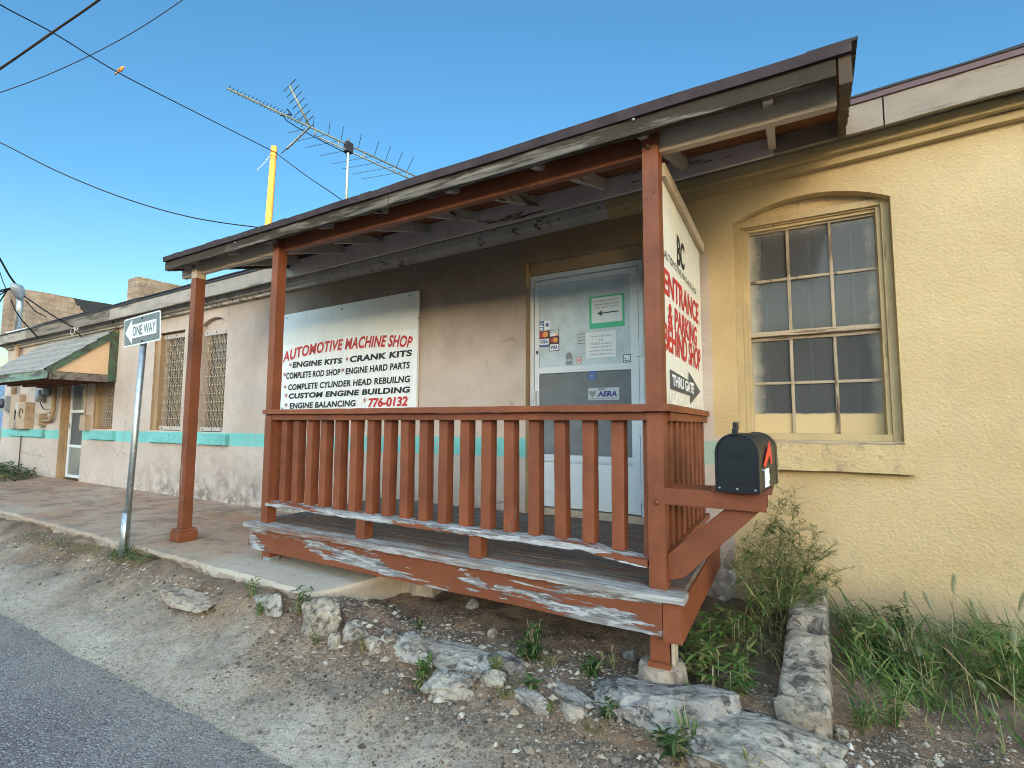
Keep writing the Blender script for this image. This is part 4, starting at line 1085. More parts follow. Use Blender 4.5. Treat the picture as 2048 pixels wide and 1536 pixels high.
# ================================================================== MAILBOX
mbx = empty('mailbox', (-.20, -1.43, 1.117), 'black metal mailbox with a red flag on the porch bracket', 'mailbox')
MX, MZ, MH = -.198, 1.117, .160; MK = .84
def mprof(w, z0, h, y, n=16):
    w = w * MK
    return [(MX - w, y, z0), (MX + w, y, z0)] + [(MX + w * math.cos(k * math.pi / n), y, z0 + h + w * 1.0 * math.sin(k * math.pi / n)) for k in range(n + 1)]
def loft(m, profs):
    n = len(profs[0]); ids = []
    for p in profs:
        ids.append(len(m.v)); m.v += [Vector(q) for q in p]
    for a, b in zip(ids, ids[1:]):
        for k in range(n): m.f.append((a + k, a + (k + 1) % n, b + (k + 1) % n, b + k))
    m.f.append(tuple(ids[0] + k for k in range(n))); m.f.append(tuple(ids[-1] + k for k in range(n)))
m = MB(); ys = []
y0 = -1.405
for y_, w in ((y0, .0985), (y0 + .055, .0985), (y0 + .06, .1005), (y0 + .068, .1005), (y0 + .073, .0985), (y0 + .10, .0985), (y0 + .105, .1005), (y0 + .113, .1005), (y0 + .118, .0985), (-1.02, .0985), (-1.015, .1015), (-.985, .1015), (-.98, .0985), (-.955, .0985)):
    ys.append(mprof(w, MZ, MH, y_))
loft(m, ys); m.build('body', 'black plastic', mbx)
m = MB(); loft(m, [mprof(.1035, MZ - .004, MH + .002, -1.425), mprof(.1045, MZ - .004, MH + .002, -1.40), mprof(.1045, MZ - .004, MH + .002, -1.385)]); dr = m.build('door', 'black plastic', mbx, bevel=.003)
m = MB(); pa = [mprof(.1035, MZ - .004, MH + .002, -1.4255), mprof(.1035, MZ - .004, MH + .002, -1.432)]
inn = mprof(.093, MZ + .030, MH - .030, -1.432); out = mprof(.1035, MZ - .004, MH + .002, -1.432)
n = len(inn); i = len(m.v); m.v += [Vector(p) for p in out] + [Vector(p) for p in inn] + [Vector((p[0], -1.4262, p[2])) for p in inn] + [Vector((p[0], -1.4262, p[2])) for p in out]
for k in range(n):
    j = (k + 1) % n
    m.f += [(i + k, i + j, i + n + j, i + n + k), (i + n + k, i + n + j, i + 2 * n + j, i + 2 * n + k), (i + 3 * n + k, i + 3 * n + j, i + j, i + k)]
m.build('door_rim', 'black plastic', dr)
m = MB(); m.box((MX - .012, -1.442, 1.352), (MX + .010, -1.428, 1.382)).box((MX - .010, -1.436, 1.375), (MX + .008, -1.398, 1.408)); m.build('latch', 'black plastic', mbx, bevel=.003)
m = MB(); add_text(m, 'U.', quadfn((MX - .068, -1.4285, 1.318), (MX - .030, -1.4285, 1.318), (MX - .030, -1.4285, 1.288), (MX - .068, -1.4285, 1.288)), .0); add_text(m, 'S.', quadfn((MX + .020, -1.4285, 1.318), (MX + .054, -1.4285, 1.318), (MX + .054, -1.4285, 1.288), (MX + .020, -1.4285, 1.288)), .0)
add_text(m, 'MAIL', quadfn((MX - .035, -1.4285, 1.275), (MX + .035, -1.4285, 1.275), (MX + .035, -1.4285, 1.250), (MX - .035, -1.4285, 1.250)), .0); m.build('embossed_lettering', 'black plastic', dr, fixn=False)
for x in (-.070, 0, .070):
    m = MB(); m.tube([(MX + x, -1.432, 1.128), (MX + x, -1.437, 1.128)], [.006, .004], 8); m.build('rivet', 'galvanised', dr, True)
m = MB(); xf = MX + .104 * MK + .001
m.prism([(xf, -1.345, 1.228), (xf, -1.195, 1.325), (xf, -1.150, 1.225), (xf, -1.180, 1.222), (xf, -1.205, 1.268), (xf, -1.325, 1.212)], (.003, 0, 0)); m.build('flag', 'flag red', mbx)
m = MB(); m.tube([(xf - .006, -1.35, 1.205), (xf + .004, -1.35, 1.205)], .007, 8); m.build('flag_pivot', 'galvanised', mbx)
m = MB(); m.box((xf - .004, -1.305, 1.128), (xf - .0015, -1.205, 1.206)); npl = m.build('number_label', 'paper', mbx)
m = MB(); m.quad(*[(xf - .0005, a, b) for a, b in ((-1.215, 1.18), (-1.208, 1.18), (-1.208, 1.20), (-1.215, 1.20))]); m.quad(*[(xf - .0005, a, b) for a, b in ((-1.222, 1.137), (-1.208, 1.137), (-1.208, 1.15), (-1.222, 1.15))]); m.build('numbers', 'letter black', npl, fixn=False)
mbx.rotation_euler = (0, 0, R(-7.5))

# ================================================================== AWNING OVER THE SIDE DOOR
AX0, AX1, AY = -12.38, -9.57, -.85
aw = empty('awning', (-11, -.4, 2.03), 'small grey shingled awning with green trim and peach gable over the side door', 'awning')
sl_ = (2.93 - 2.19) / .85
def az(y): return 2.19 + (y - AY) * sl_
m = MB(); nx_ = 46
for r_ in range(6):
    ya = AY - .05 + r_ * .152; yb_ = ya + .158
    for k in range(nx_):
        xa = AX0 - .03 + (AX1 - AX0 + .06) * k / nx_; xb = AX0 - .03 + (AX1 - AX0 + .06) * (k + 1) / nx_
        dz = .012 + .006 * rnd.random() + (.012 * nz(xa, 1, 3, 1.6) if r_ == 0 else 0)
        a, b = (xa, ya, az(ya) + dz + .012), (xb, ya, az(ya) + dz + .012)
        m.quad(a, b, (xb, min(yb_, -.005), az(min(yb_, -.005)) + .008), (xa, min(yb_, -.005), az(min(yb_, -.005)) + .008))
        m.quad((xa, ya, a[2] - .02), (xb, ya, b[2] - .02), b, a)
m.build('shingles', 'awning shingle', aw)
m = MB(); m.prism([(AX1 - .03, AY, az(AY) - .005), (AX1 - .03, -.002, az(0) - .01), (AX1 - .03, -.002, 2.15), (AX1 - .03, AY, 2.15)], (.012, 0, 0)); m.build('gable_panel', 'peach panel', aw)
m = MB(); m.prism([(AX0, AY, az(AY) - .005), (AX0, -.002, az(0) - .01), (AX0, -.002, 2.15), (AX0, AY, 2.15)], (.012, 0, 0)); m.build('gable_panel', 'peach panel', aw)
m = MB(); m.plank((AX1, AY - .02, az(AY) - .055), (AX1, -.10, az(-.10) - .055), (1, 0, 0), (0, 0, 1), .04, .115, 20, .004); m.build('rake_trim', 'green trim', aw)
m = MB(); m.plank((AX1 + .003, -.055, 2.04), (AX1 + .003, -.055, az(-.06) - .02), (1, 0, 0), (0, 1, 0), .042, .105, 20, .004); m.build('wall_trim', 'green trim', aw)
m = MB(); m.plank((AX1, AY + .02, 2.085), (AX1, -.11, 2.085), (1, 0, 0), (0, 0, 1), .038, .115, 20, .006); m.build('fascia', 'fascia dark', aw)
m = MB(); m.plank((AX0 - .02, AY - .02, 2.09), (AX1 + .02, AY - .02, 2.09), (0, 1, 0), (0, 0, 1), .038, .125, 40, .006); m.build('fascia', 'green worn', aw)
m = MB(); m.box((AX0, AY, 2.055), (AX1 - .03, -.003, 2.072)); m.build('ceiling', 'plywood', aw)
m = MB()
for k in range(4): m.box((AX0, AY + .10 + .2 * k, 2.02), (AX1 - .05, AY + .14 + .2 * k, 2.055))
m.build('ceiling_batten', 'plywood', aw)
m = MB(); m.tube([(-11.5, -.03, 2.955), (-10.8, -.05, 2.965), (-10.2, -.04, 2.975), (-9.95, -.10, 3.0)], .02, 6); m.build('flashing', 'alu dark', aw)

# ================================================================== ELECTRICAL GEAR ON THE LEFT WALL
def gear(name, label, cat, boxes, mat, extra=()):
    m = MB()
    for lo, hi in boxes: m.box(lo, hi)
    o = m.build(name, mat, bevel=.006); tag(o, label, cat)
    for nm, mt, fn in extra:
        q = MB(); fn(q); q.build(nm, mt, o, True)
    return o
gear('breaker_panel', 'tall ochre breaker cabinet on the far left wall with a wall mast above', 'electrical box', [((-13.86, -.10, 1.235), (-13.40, 0, 1.93))], 'ochre box',
     [('mast', 'ochre box', lambda q: q.tube([(-13.83, -.075, 1.93), (-13.83, -.075, 3.0)], .045, 12))])
gear('breaker_panel', 'shorter ochre and grey breaker box beside the tall cabinet', 'electrical box', [((-13.28, -.14, 1.235), (-12.90, -.001, 1.76))], 'ochre box',
     [('cover', 'grille strip', lambda q: q.box((-13.40, -.15, 1.24), (-13.27, -.002, 1.765))), ('lever', 'letter black', lambda q: (q.box((-13.35, -.165, 1.42), (-13.335, -.15, 1.62)), q.box((-13.38, -.17, 1.55), (-13.31, -.16, 1.58)))),
      ('loop', 'rust iron', lambda q: q.tube([(-13.08 + .09 * math.cos(k * .6), -.146, 1.55 + .09 * math.sin(k * .6)) for k in range(9)], .008, 5))])
gear('electric_meter', 'round grey meter sticking out at the far left wall', 'electric meter', [((-14.36, -.12, 1.60), (-14.10, -.001, 1.92))], 'grey box',
     [('dial', 'grey box', lambda q: q.tube([(-14.23, -.12, 1.76), (-14.23, -.30, 1.76)], .085, 16)), ('rim', 'alu dark', lambda q: q.tube([(-14.23, -.13, 1.76), (-14.23, -.16, 1.76)], .10, 16))])
gear('telephone_box', 'pair of small grey utility boxes on a board beside the side door', 'utility box', [((-12.42, -.03, 1.62), (-11.98, 0, 2.10))], 'grille strip',
     [('box', 'grey box', lambda q: q.box((-12.47, -.13, 1.76), (-12.28, -.031, 1.98))), ('box', 'grey box', lambda q: q.box((-12.24, -.12, 1.88), (-12.06, -.031, 2.06))), ('cable', 'black cable', lambda q: q.tube([(-12.3, -.05, 2.1), (-12.31, -.05, 2.03), (-12.36, -.09, 1.98)], .008, 5)), ('cable', 'black cable', lambda q: q.tube([(-12.36, -.09, 1.76), (-12.37, -.06, 1.68), (-12.33, -.04, 1.62)], .008, 5))])
def pp(q, pts, r): q.tube(pts, r, 10)
cb = MB(); pts = [(-11.80, -.06, 2.05), (-11.80, -.06, 1.62)] + [(-11.80 - .20 * (1 - math.cos(a)), -.06, 1.62 - .22 * math.sin(a)) for a in [k * math.pi / 16 for k in range(1, 9)]] + [(-12.3, -.06, 1.40)]
cb.tube(pts, .032, 10); o = cb.build('conduit', 'reveal ochre', None, True); tag(o, 'thick bent ochre conduit curving down beside the side door', 'pipe')
B('junction_box', (-12.50, -.11, 1.30), (-12.28, -.001, 1.54), 'ochre box', o, .006)
q = MB(); q.tube([(-11.95, -.04, 1.95), (-11.95, -.04, 1.62), (-12.0, -.04, 1.56), (-12.14, -.04, 1.55)], .012, 8); q.build('thin_pipe', 'reveal ochre', o, True)
q = MB(); q.tube([(-12.0, -.04, 1.47), (-12.14, -.04, 1.47), (-12.15, -.04, 1.43), (-12.3, -.04, 1.43)], .012, 8); q.build('thin_pipe', 'reveal ochre', o, True)
q = MB(); q.tube([(-13.42, -.02, 1.24), (-13.42, -.02, .45)], .010, 6); o = q.build('ground_wire', 'rust iron', None, True); tag(o, 'thin rusty pipe running down the wall below the breaker boxes', 'pipe')
gear('switch_box', 'small ochre box with a pipe above it between the side door and its window', 'electrical box', [((-10.56, -.09, 1.24), (-10.36, 0, 1.50))], 'ochre box', [('pipe', 'ochre box', lambda q: q.tube([(-10.47, -.05, 1.50), (-10.47, -.05, 2.03)], .012, 8))])
# service mast
ms = empty('service_mast', (-13.83, -.12, 3.2), 'grey service mast with weatherhead and dangling cables above the left eave', 'mast')
hd = WY(47, 583, -.25)
q = MB(); q.tube([(-13.80, -.10, 3.15), (-13.70, -.13, 3.6), (-13.58, -.17, 3.93)], .05, 12); q.build('pipe', 'galvanised', ms, True)
q = MB(); q.tube([(-13.55, -.17, 3.90), (-13.52, -.20, 3.98), (-13.46, -.26, 4.06), (-13.38, -.34, 4.10)], [.07, .10, .11, .05], 12); q.build('weatherhead', 'grey box', ms, True)
q = MB()
for a, b, c in (((-.10, -.10, -.06), (-.3, -.3, -.16), (-.55, -.42, -.03)), ((-.08, -.12, -.10), (-.25, -.33, -.22), (-.50, -.50, -.14)), ((-.06, -.12, -.12), (-.2, -.3, -.34), (-.42, -.5, -.24)), ((-.05, -.1, -.1), (-.12, -.2, -.42), (-.3, -.4, -.36))):
    p = Vector((-13.40, -.30, 4.08)); q.tube([p, p + Vector(a), p + Vector(b), p + Vector(c)], .013, 6)
q.build('cable_tail', 'black cable', ms, True)

# ================================================================== OVERHEAD LINES, POLE, ANTENNA
def wire(name, label, pts, r, mat='black cable', n=24, run=(18, 0)):
    """pts: (px, py, depth along the view axis); the cable hangs smoothly through them"""
    P = [CAM + ray(a, b) * d for a, b, d in pts]; out = []
    for i in range(len(P) - 1):
        p0 = P[max(i - 1, 0)]; p1 = P[i]; p2 = P[i + 1]; p3 = P[min(i + 2, len(P) - 1)]
        for k in range(n):
            t = k / n; out.append(.5 * ((2 * p1) + (p2 - p0) * t + (2 * p0 - 5 * p1 + 4 * p2 - p3) * t * t + (3 * p1 - p0 - 3 * p2 + p3) * t ** 3))
    out.append(P[-1])
    if run[0]: out.insert(0, out[0] + (out[0] - out[1]).normalized() * run[0])
    if run[1]: out.append(out[-1] + (out[-1] - out[-2]).normalized() * run[1])
    m = MB(); m.tube(out, r, 6); return tag(m.build(name, mat, None, True), label, 'cable')
wire('cable', 'black cable with a bird on it running from the upper left to the pole top', [(-120, -70, 9), (0, 9, 10), (110, 68, 11), (240, 147, 12.2), (400, 229, 14), (549, 304, 16.0)], .014)
wire('cable', 'cable running from the pole top down behind the porch roof', [(549, 304, 16.0), (612, 351, 14.5), (690, 405, 12.5), (760, 470, 11.2)], .014, run=(0, 0))
w_ = wire('cable', 'thick twisted pair of cables crossing the top left corner of the sky', [(-150, 228, 7.2), (0, 137, 7), (100, 68, 6.9), (198, 0, 6.8), (330, -100, 6.7)], .013, run=(18, 18))
q = MB(); P = [CAM + ray(a, b) * d for a, b, d in ((-150, 234, 7.2), (0, 139, 7), (100, 69.5, 6.9), (198, -1, 6.8), (330, -97, 6.7))]; P = [P[0] + (P[0] - P[1]).normalized() * 18] + P + [P[-1] + (P[-1] - P[-2]).normalized() * 18]; q.tube(P, .010, 6); q.build('second_strand', 'black cable', w_, True)
wire('cable', 'thin higher cable slanting up to the right across the upper left sky', [(-120, 218, 20), (0, 185, 20), (120, 139, 20), (250, 74, 20), (365, 0, 20), (480, -85, 20)], .016, run=(18, 18))
wire('cable', 'long sagging cable below the others meeting the porch roof by the pole', [(-150, 215, 12), (0, 285, 12), (120, 345, 12), (250, 397, 12), (380, 434, 12), (510, 454, 12), (600, 460, 12)], .013)
wire('cable', 'service drop cable steep at the far left edge down to the weatherhead', [(-70, 395, 12.3), (0, 518, 12.0), (22, 556, 11.9), (44, 582, 11.75)], .022)
wire('cable', 'faint thin cable left of the service drop', [(-60, 350, 13), (0, 545, 13), (8, 568, 12.8), (16, 588, 12.5)], .010)
def wall_wire(label, pts, r):
    m = MB(); m.tube([WY(*p) for p in pts], r, 6); return tag(m.build('cable', 'black cable', None, True), label, 'cable')
wall_wire('cable drooping from the weatherhead over the eave to the bracket by the awning', [(48, 592, -.30), (85, 618, -.32), (115, 637, -.30), (138, 650, -.26), (148, 655, -.24)], .011)
wall_wire('lower cable from the weatherhead crossing the eave board to the wall', [(22, 600, -.35), (30, 620, -.33), (45, 642, -.30), (62, 660, -.27), (76, 676, -.24)], .011)
wall_wire('short cable from the weatherhead to the roof flashing', [(52, 602, -.28), (70, 622, -.2), (92, 634, -.1)], .009)
o = wall_wire('coiled cable ends hanging from the eave above the awning', [(148, 655, -.24), (152, 664, -.25), (158, 668, -.26), (163, 674, -.25)], .010)
q = MB(); c0 = WY(147, 657, -.26); q.tube([c0 + Vector((.09 * math.cos(k * .5), -.01 * k / 12, .06 * math.sin(k * .5) - .05)) for k in range(16)], .008, 5); q.tube([WY(150, 655, -.25), WY(154, 662, -.26), WY(157, 655, -.25)], .012, 5); q.build('coil', 'grille strip', o, True)
# utility pole, far behind the building, its top in the last sun
pt = CAM + ray(548.5, 293) * 16.4; pbm = CAM + ray(537, 448) * 16.4
ax_ = (pbm - pt).normalized(); foot = pt + ax_ * ((pt.z + .3) / -ax_.z)
up_ = empty('utility_pole', (foot.x, foot.y, 0), 'bare wooden utility pole lit yellow by the low sun behind the roof', 'pole')
simple('pole wood', (.36, .20, .065), .85, var=.25, scale=6)
q = MB(); q.tube([foot, pt.lerp(foot, .3), pt - ax_ * -.05, pt], [.15, .115, .096, .086], 18); q.build('shaft', 'pole wood', up_, True)
q = MB()
for d in (.22, .36): c = pt + ax_ * d; q.tube([c + Vector((.104 * math.cos(k * math.pi / 9), .104 * math.sin(k * math.pi / 9), .01 * math.sin(k))) for k in range(19)], .012, 5)
q.build('band', 'rust iron', up_, True)
q = MB(); q.tube([pt + ax_ * .3 + Vector((-.12, -.06, 0)), pt + ax_ * .5 + Vector((-.22, -.12, 0)), pt + ax_ * .8 + Vector((-.45, -.25, 0))], .004, 5); q.build('tie_wire', 'white metal', up_, True)
# bird on the cable
bp = CAM + ray(241, 146) * 12.22 + Vector((0, 0, .075))
bd = empty('bird', tuple(bp), 'small rusty orange bird perched on the cable', 'bird')
bx = RT.copy(); bx.z = 0; bx.normalize(); bx *= .75; bz = Vector((0, 0, .75))
q = MB(); ln = [(-.10, -.06), (-.06, -.02), (-.01, .02), (.03, .055), (.055, .085), (.075, .105), (.098, .105), (.125, .10)]
q.tube([bp + bx * a + bz * b for a, b in ln], [.009, .024, .036, .035, .026, .025, .020, .003], 12); bb = q.build('body', 'bird rust', bd, True)
q = MB(); q.tube([bp + bx * a + bz * b for a, b in ((-.07, -.03), (-.13, -.10), (-.18, -.17))], [.022, .018, .014], 8); q.build('tail', 'bird dark', bd, True)
yv = bx.cross(bz)
q = MB()
for s in (-1, 1): q.tube([bp + bx * a + bz * b + yv * (s * c) for a, b, c in ((.03, .05, .046), (-.03, .005, .052), (-.10, -.05, .022))], [.012, .026, .004], 8)
q.build('wing', 'bird dark', bd, True)
q = MB()
for s in (-1, 1): q.tube([bp + bx * .0 + yv * .018 * s + bz * -.02, bp + bx * .0 + yv * .018 * s + bz * -.075], .005, 5)
q.build('legs', 'bird dark', bd, True)

# television antenna on the shop roof
an = empty('antenna', (-5.19, .8, 3.4), 'long television antenna on a mast above the shop roof', 'antenna')
M0 = WY(697, 290, .8)
bdir = Vector((.2115, .9774, 0)).normalized(); pdir = Vector((bdir.y, -bdir.x, 0))   # back along the boom, and to its right
def on_boom(px, py, dz=0):
    """nearest point of the boom line to that sight line"""
    d = ray(px, py).normalized(); o0 = M0 - CAM; a = d.dot(bdir); t = (d.dot(o0) * a - bdir.dot(o0)) / (1 - a * a) if abs(1 - a * a) > 1e-6 else 0
    return t
def zc(a, b): return (440 + a / 4.389, 150 + b / 4.389)
t0 = on_boom(*zc(68, 125)); t1 = on_boom(*zc(1710, 888)); tv = on_boom(*zc(792, 445))
def bm_(t, dz=0.0): return M0 + bdir * t + Vector((0, 0, dz))
q = MB(); q.tube([bm_(t0), bm_(t1 + .3)], .0125, 8); boom = q.build('boom', 'alu', an, True)
q = MB(); q.tube([bm_(tv + .12, -.085), bm_(t1 + .3, -.085)], .011, 8)
for px in (838, 1045, 1265, 1530, 1645): t = on_boom(*zc(px, 445 + (px - 792) * .483)); q.tube([bm_(t, .0), bm_(t, -.085)], .010, 6)
q.build('lower_boom', 'alu', an, True)
q = MB(); q.tube([M0 + Vector((0, 0, .09)), M0, M0 + Vector((-.02, 0, -2.0))], .019, 10); q.build('mast', 'galvanised', an, True)
q = MB(); q.box(tuple(M0 - Vector((.04, .05, .11))), tuple(M0 + Vector((.04, .05, .03)))); q.build('clamp', 'letter black', an)
q = MB(); N_ = 21
for k in range(N_):
    t = t0 + (tv - .1 - t0) * (k + .2) / N_; L = .058 + .018 * k / N_
    q.tube([bm_(t, .012) - pdir * L, bm_(t, .012) + pdir * L], .0040, 5)
q.build('short_element', 'alu dark', an)
q = MB(); ft = -1
for px, py, L in ((825, 450, .42), (957, 515, .55), (1068, 568, .60), (1218, 637, .66), (1360, 706, .72), (1645, 845, .82), (1450, 770, .78), (1550, 815, .80)):
    t = on_boom(*zc(px, py))
    for s in (-1, 1):
        dv = (pdir * s * .90 - bdir * .40).normalized()
        q.tube([bm_(t, .02), bm_(t, .02) + dv * L * (.55 if s > 0 else 1)], .0040, 5)
q.build('long_element', 'alu dark', an)
q = MB(); e1 = bm_(tv)
for sg in (1, -1):
    e2 = e1 + (-bdir * .28 + Vector((0, 0, sg * .42)))
    q.tube([e1, e2], .014, 8)
q.build('reflector_arm', 'alu', an, True)
q = MB()
for sg in (1, -1):
    e2 = e1 + (-bdir * .28 + Vector((0, 0, sg * .42)))
    for k in range(7):
        c = e1.lerp(e2, .14 + .86 * k / 6); q.tube([c - pdir * .17, c + pdir * .17], .005, 5)
q.build('reflector_rod', 'alu dark', an)
q = MB(); q.tube([bm_(tv - .35, -.01), bm_(tv - .3, -.06), bm_(tv - .12, -.09), bm_(tv + .1, -.11), bm_(tv + .5, -.13), M0 + Vector((0, 0, -.2)), M0 + Vector((-.03, 0, -1.9))], .006, 5); q.build('lead', 'black cable', an, True)
q = MB(); q.tube([bm_(tv - .34, .03) - pdir * .10, bm_(tv - .24, .05), bm_(tv - .34, .03) + pdir * .10], .008, 6); q.build('dipole', 'letter black', an, True)

# ================================================================== DISTANCE
fb_ = empty('metal_shed', (-24, 3, 0), 'blue metal building beyond the far left end of the shop', 'building')
B('wall', (-32, -1.5, 0), (-22, 8, 2.95), 'blue siding', fb_); B('roof', (-32.2, -1.7, 2.95), (-21.8, 8.2, 3.05), 'alu dark', fb_)
B('base', (-32.02, -1.52, 0), (-21.98, 8.02, 1.1), 'far wall', fb_)
ob = empty('occluder', (0, -44, 0), 'added unseen long building across the street, sized to shade the shop', 'building')  # outside the view; height and distance set to block the sun from the shop
B('wall', (-70, -56, -.1), (70, -44, 9.2), 'far wall', ob); B('roof', (-70.4, -56.4, 9.2), (70.4, -43.6, 9.5), 'shingle top', ob)  # wall and roof of the unseen building added to block the sun
for k in range(9):
    x = -36 + 9 * k; B('window', (x, -43.99, 1.2), (x + 2.2, -43.9, 2.8), 'dark metal', ob)

# ================================================================== ROCKS
def rock(name, label, px, py, sx, sy, sz, mat, rz=0.0, sink=.35, cut=1.0, cat='rock', at=None, sub=5, amp=.38, tilt=0):
    bm = bmesh.new(); bmesh.ops.create_icosphere(bm, subdivisions=sub, radius=1)
    o_ = Vector((rnd.random() * 40, rnd.random() * 40, 0)); g = Vector(at) if at else G(px, py)
    rm = Matrix.Rotation(R(rz), 3, 'Z') @ Matrix.Rotation(R(tilt), 3, 'Y')
    cuts = []
    for _ in range(13):
        nn_ = Vector((rnd.gauss(0, 1), rnd.gauss(0, 1), rnd.gauss(.2, .8))).normalized(); cuts.append((nn_, rnd.uniform(.52, .86)))
    for v in bm.verts:
        p = v.co.copy(); q = Vector([math.copysign(abs(c) ** .62, c) for c in p])
        n_ = noise.noise(q * .9 + o_) * .6 + noise.noise(q * 2.2 + o_) * .3 + noise.noise(q * 5.5 + o_) * .16 + noise.noise(q * 12 + o_) * .08
        d_ = noise.voronoi(q * 1.7 + o_)[0]; e_ = noise.voronoi(q * 5 + o_)[0]
        q = q * (.80 + amp * n_ * 1.3 - .22 * (d_[0]) - .06 * e_[0] + .08)
        for nn_, dd_ in cuts:
            k_ = q.dot(nn_) - dd_
            if k_ > 0: q = q - nn_ * (k_ * .88)
        q = q * (1.16 + .05 * noise.noise(q * 9 + o_) + .03 * noise.noise(q * 21 + o_))
        q = Vector((q.x * sx, q.y * sy, q.z * sz)); v.co = rm @ q + g + Vector((0, 0, sz * (1 - 2 * sink) * .8))
    me = bpy.data.meshes.new(name); bm.to_mesh(me); bm.free(); me.materials.append(MAT[mat])
    me.polygons.foreach_set('use_smooth', [True] * len(me.polygons))
    o = bpy.data.objects.new(name, me); COL.objects.link(o); return tag(o, label, cat)
rock('rock', 'large blocky limestone rock at the broken end of the walkway', 640, 1250, .17, .11, .135, 'limestone', -12)
rock('rock', 'rounded tan stone tucked under the porch beside the slab end', 735, 1168, .085, .05, .045, 'tan stone', 5)
rock('rock', 'low pale rock just right of the large blocky limestone rock', 708, 1272, .10, .07, .06, 'pale stone', 10)
rock('rock', 'small limestone chunk leaning against the large blocky rock', 672, 1288, .05, .05, .055, 'limestone', 10)
rock('rock', 'pale limestone block under the edge of the walkway with weeds on both sides', 540, 1215, .17, .06, .07, 'pale stone', -4)
rock('rock', 'flat weathered ledge of limestone in the verge left of the porch', 372, 1195, .42, .14, .05, 'tan stone', -6, .5)
rock('rock', 'broad flat pale slab in the gravel in front of the porch, nearer the porch', 915, 1318, .33, .16, .055, 'pale stone', -8, .52)
rock('rock', 'pale wedge of stone at the left end of the broad flat slab', 825, 1298, .20, .09, .055, 'pale stone', -14, .48)
rock('rock', 'pale stone block at the front of the broad slab, beside a leafy weed', 900, 1375, .15, .11, .065, 'pale stone', 12, .45)
rock('rock', 'upright grey green stone half under the porch beam', 943, 1216, .045, .03, .05, 'grey stone', 20)
rock('rock', 'small pinkish wedge of stone standing on the gravel before the porch', 984, 1272, .032, .028, .034, 'tan stone', 40, .3)
rock('rock', 'small flat tan stone next to the pinkish wedge', 962, 1268, .045, .025, .014, 'tan stone', 10, .4)
rock('rock', 'small pale stone in front of the pinkish wedge', 965, 1297, .028, .022, .018, 'pale stone', 0, .4)
rock('concrete_strip', 'narrow strip of old concrete kerb buried in the gravel left of the pier', 1140, 1388, .20, .055, .03, 'old concrete', -16, .5, cat='kerb')
rock('concrete_strip', 'thin white strip of old kerb running to the stone slab', 1290, 1448, .20, .026, .03, 'pale stone', -24, .5, cat='kerb')
rock('concrete_lump', 'rough lump of broken aggregate concrete under the round pier', 1335, 1418, .30, .18, .085, 'old concrete', 8, .5, cat='concrete lump', amp=.42, sub=5)
rock('rock', 'grey rock in the dark soil right of the concrete lump', 1258, 1318, .05, .045, .05, 'grey stone', 8, .4)
rock('stone_slab', 'big pale stone slab at the bottom edge right of centre', 1520, 1500, .34, .27, .075, 'pale stone', 14, .42, cat='stone slab', sub=5)
rock('rock', 'fist sized pale stone right of the stone kerb', 1686, 1476, .028, .030, .030, 'limestone', 0, .3)
rock('rock', 'small tan pebble near the bottom right corner', 1876, 1528, .016, .014, .012, 'pale stone', 0, .3)
rock('rock', 'small brown stone on the kerb strip left of the pier', 1200, 1408, .026, .024, .022, 'tan stone', 0, .3)
for lab, px, py, sx, sy, sz, mt, rz in (
    ('chunk of broken concrete right of the low pale rock, at the edge of the soil', 752, 1292, .075, .05, .045, 'limestone', 20),
    ('jagged stone between the pale wedge and the large blocky rock', 775, 1282, .05, .04, .04, 'pale stone', 50),
    ('flat broken concrete behind the broad slab', 1015, 1330, .13, .06, .04, 'old concrete', -12),
    ('jagged chunk at the right end of the broad slab', 985, 1362, .07, .05, .045, 'limestone', 25),
    ('buried concrete edge between the broad slab and the kerb strip', 1060, 1400, .12, .045, .04, 'old concrete', -18),
    ('broken stone below the kerb strip among grass tufts', 1150, 1425, .07, .04, .032, 'limestone', 8),
    ('crumbled piece of concrete right of the kerb strip', 1245, 1418, .06, .04, .04, 'old concrete', -20),
    ('rough stone just left of the concrete lump', 1275, 1400, .06, .05, .05, 'grey stone', 14),
    ('low jagged stone left of the big stone slab', 1390, 1500, .08, .06, .05, 'old concrete', -30),
    ('broken kerb piece joining the lump and the big stone slab', 1440, 1452, .11, .07, .055, 'pale stone', -25)):
    rock('rock', lab, px, py, sx, sy, sz, mt, rz, .42)
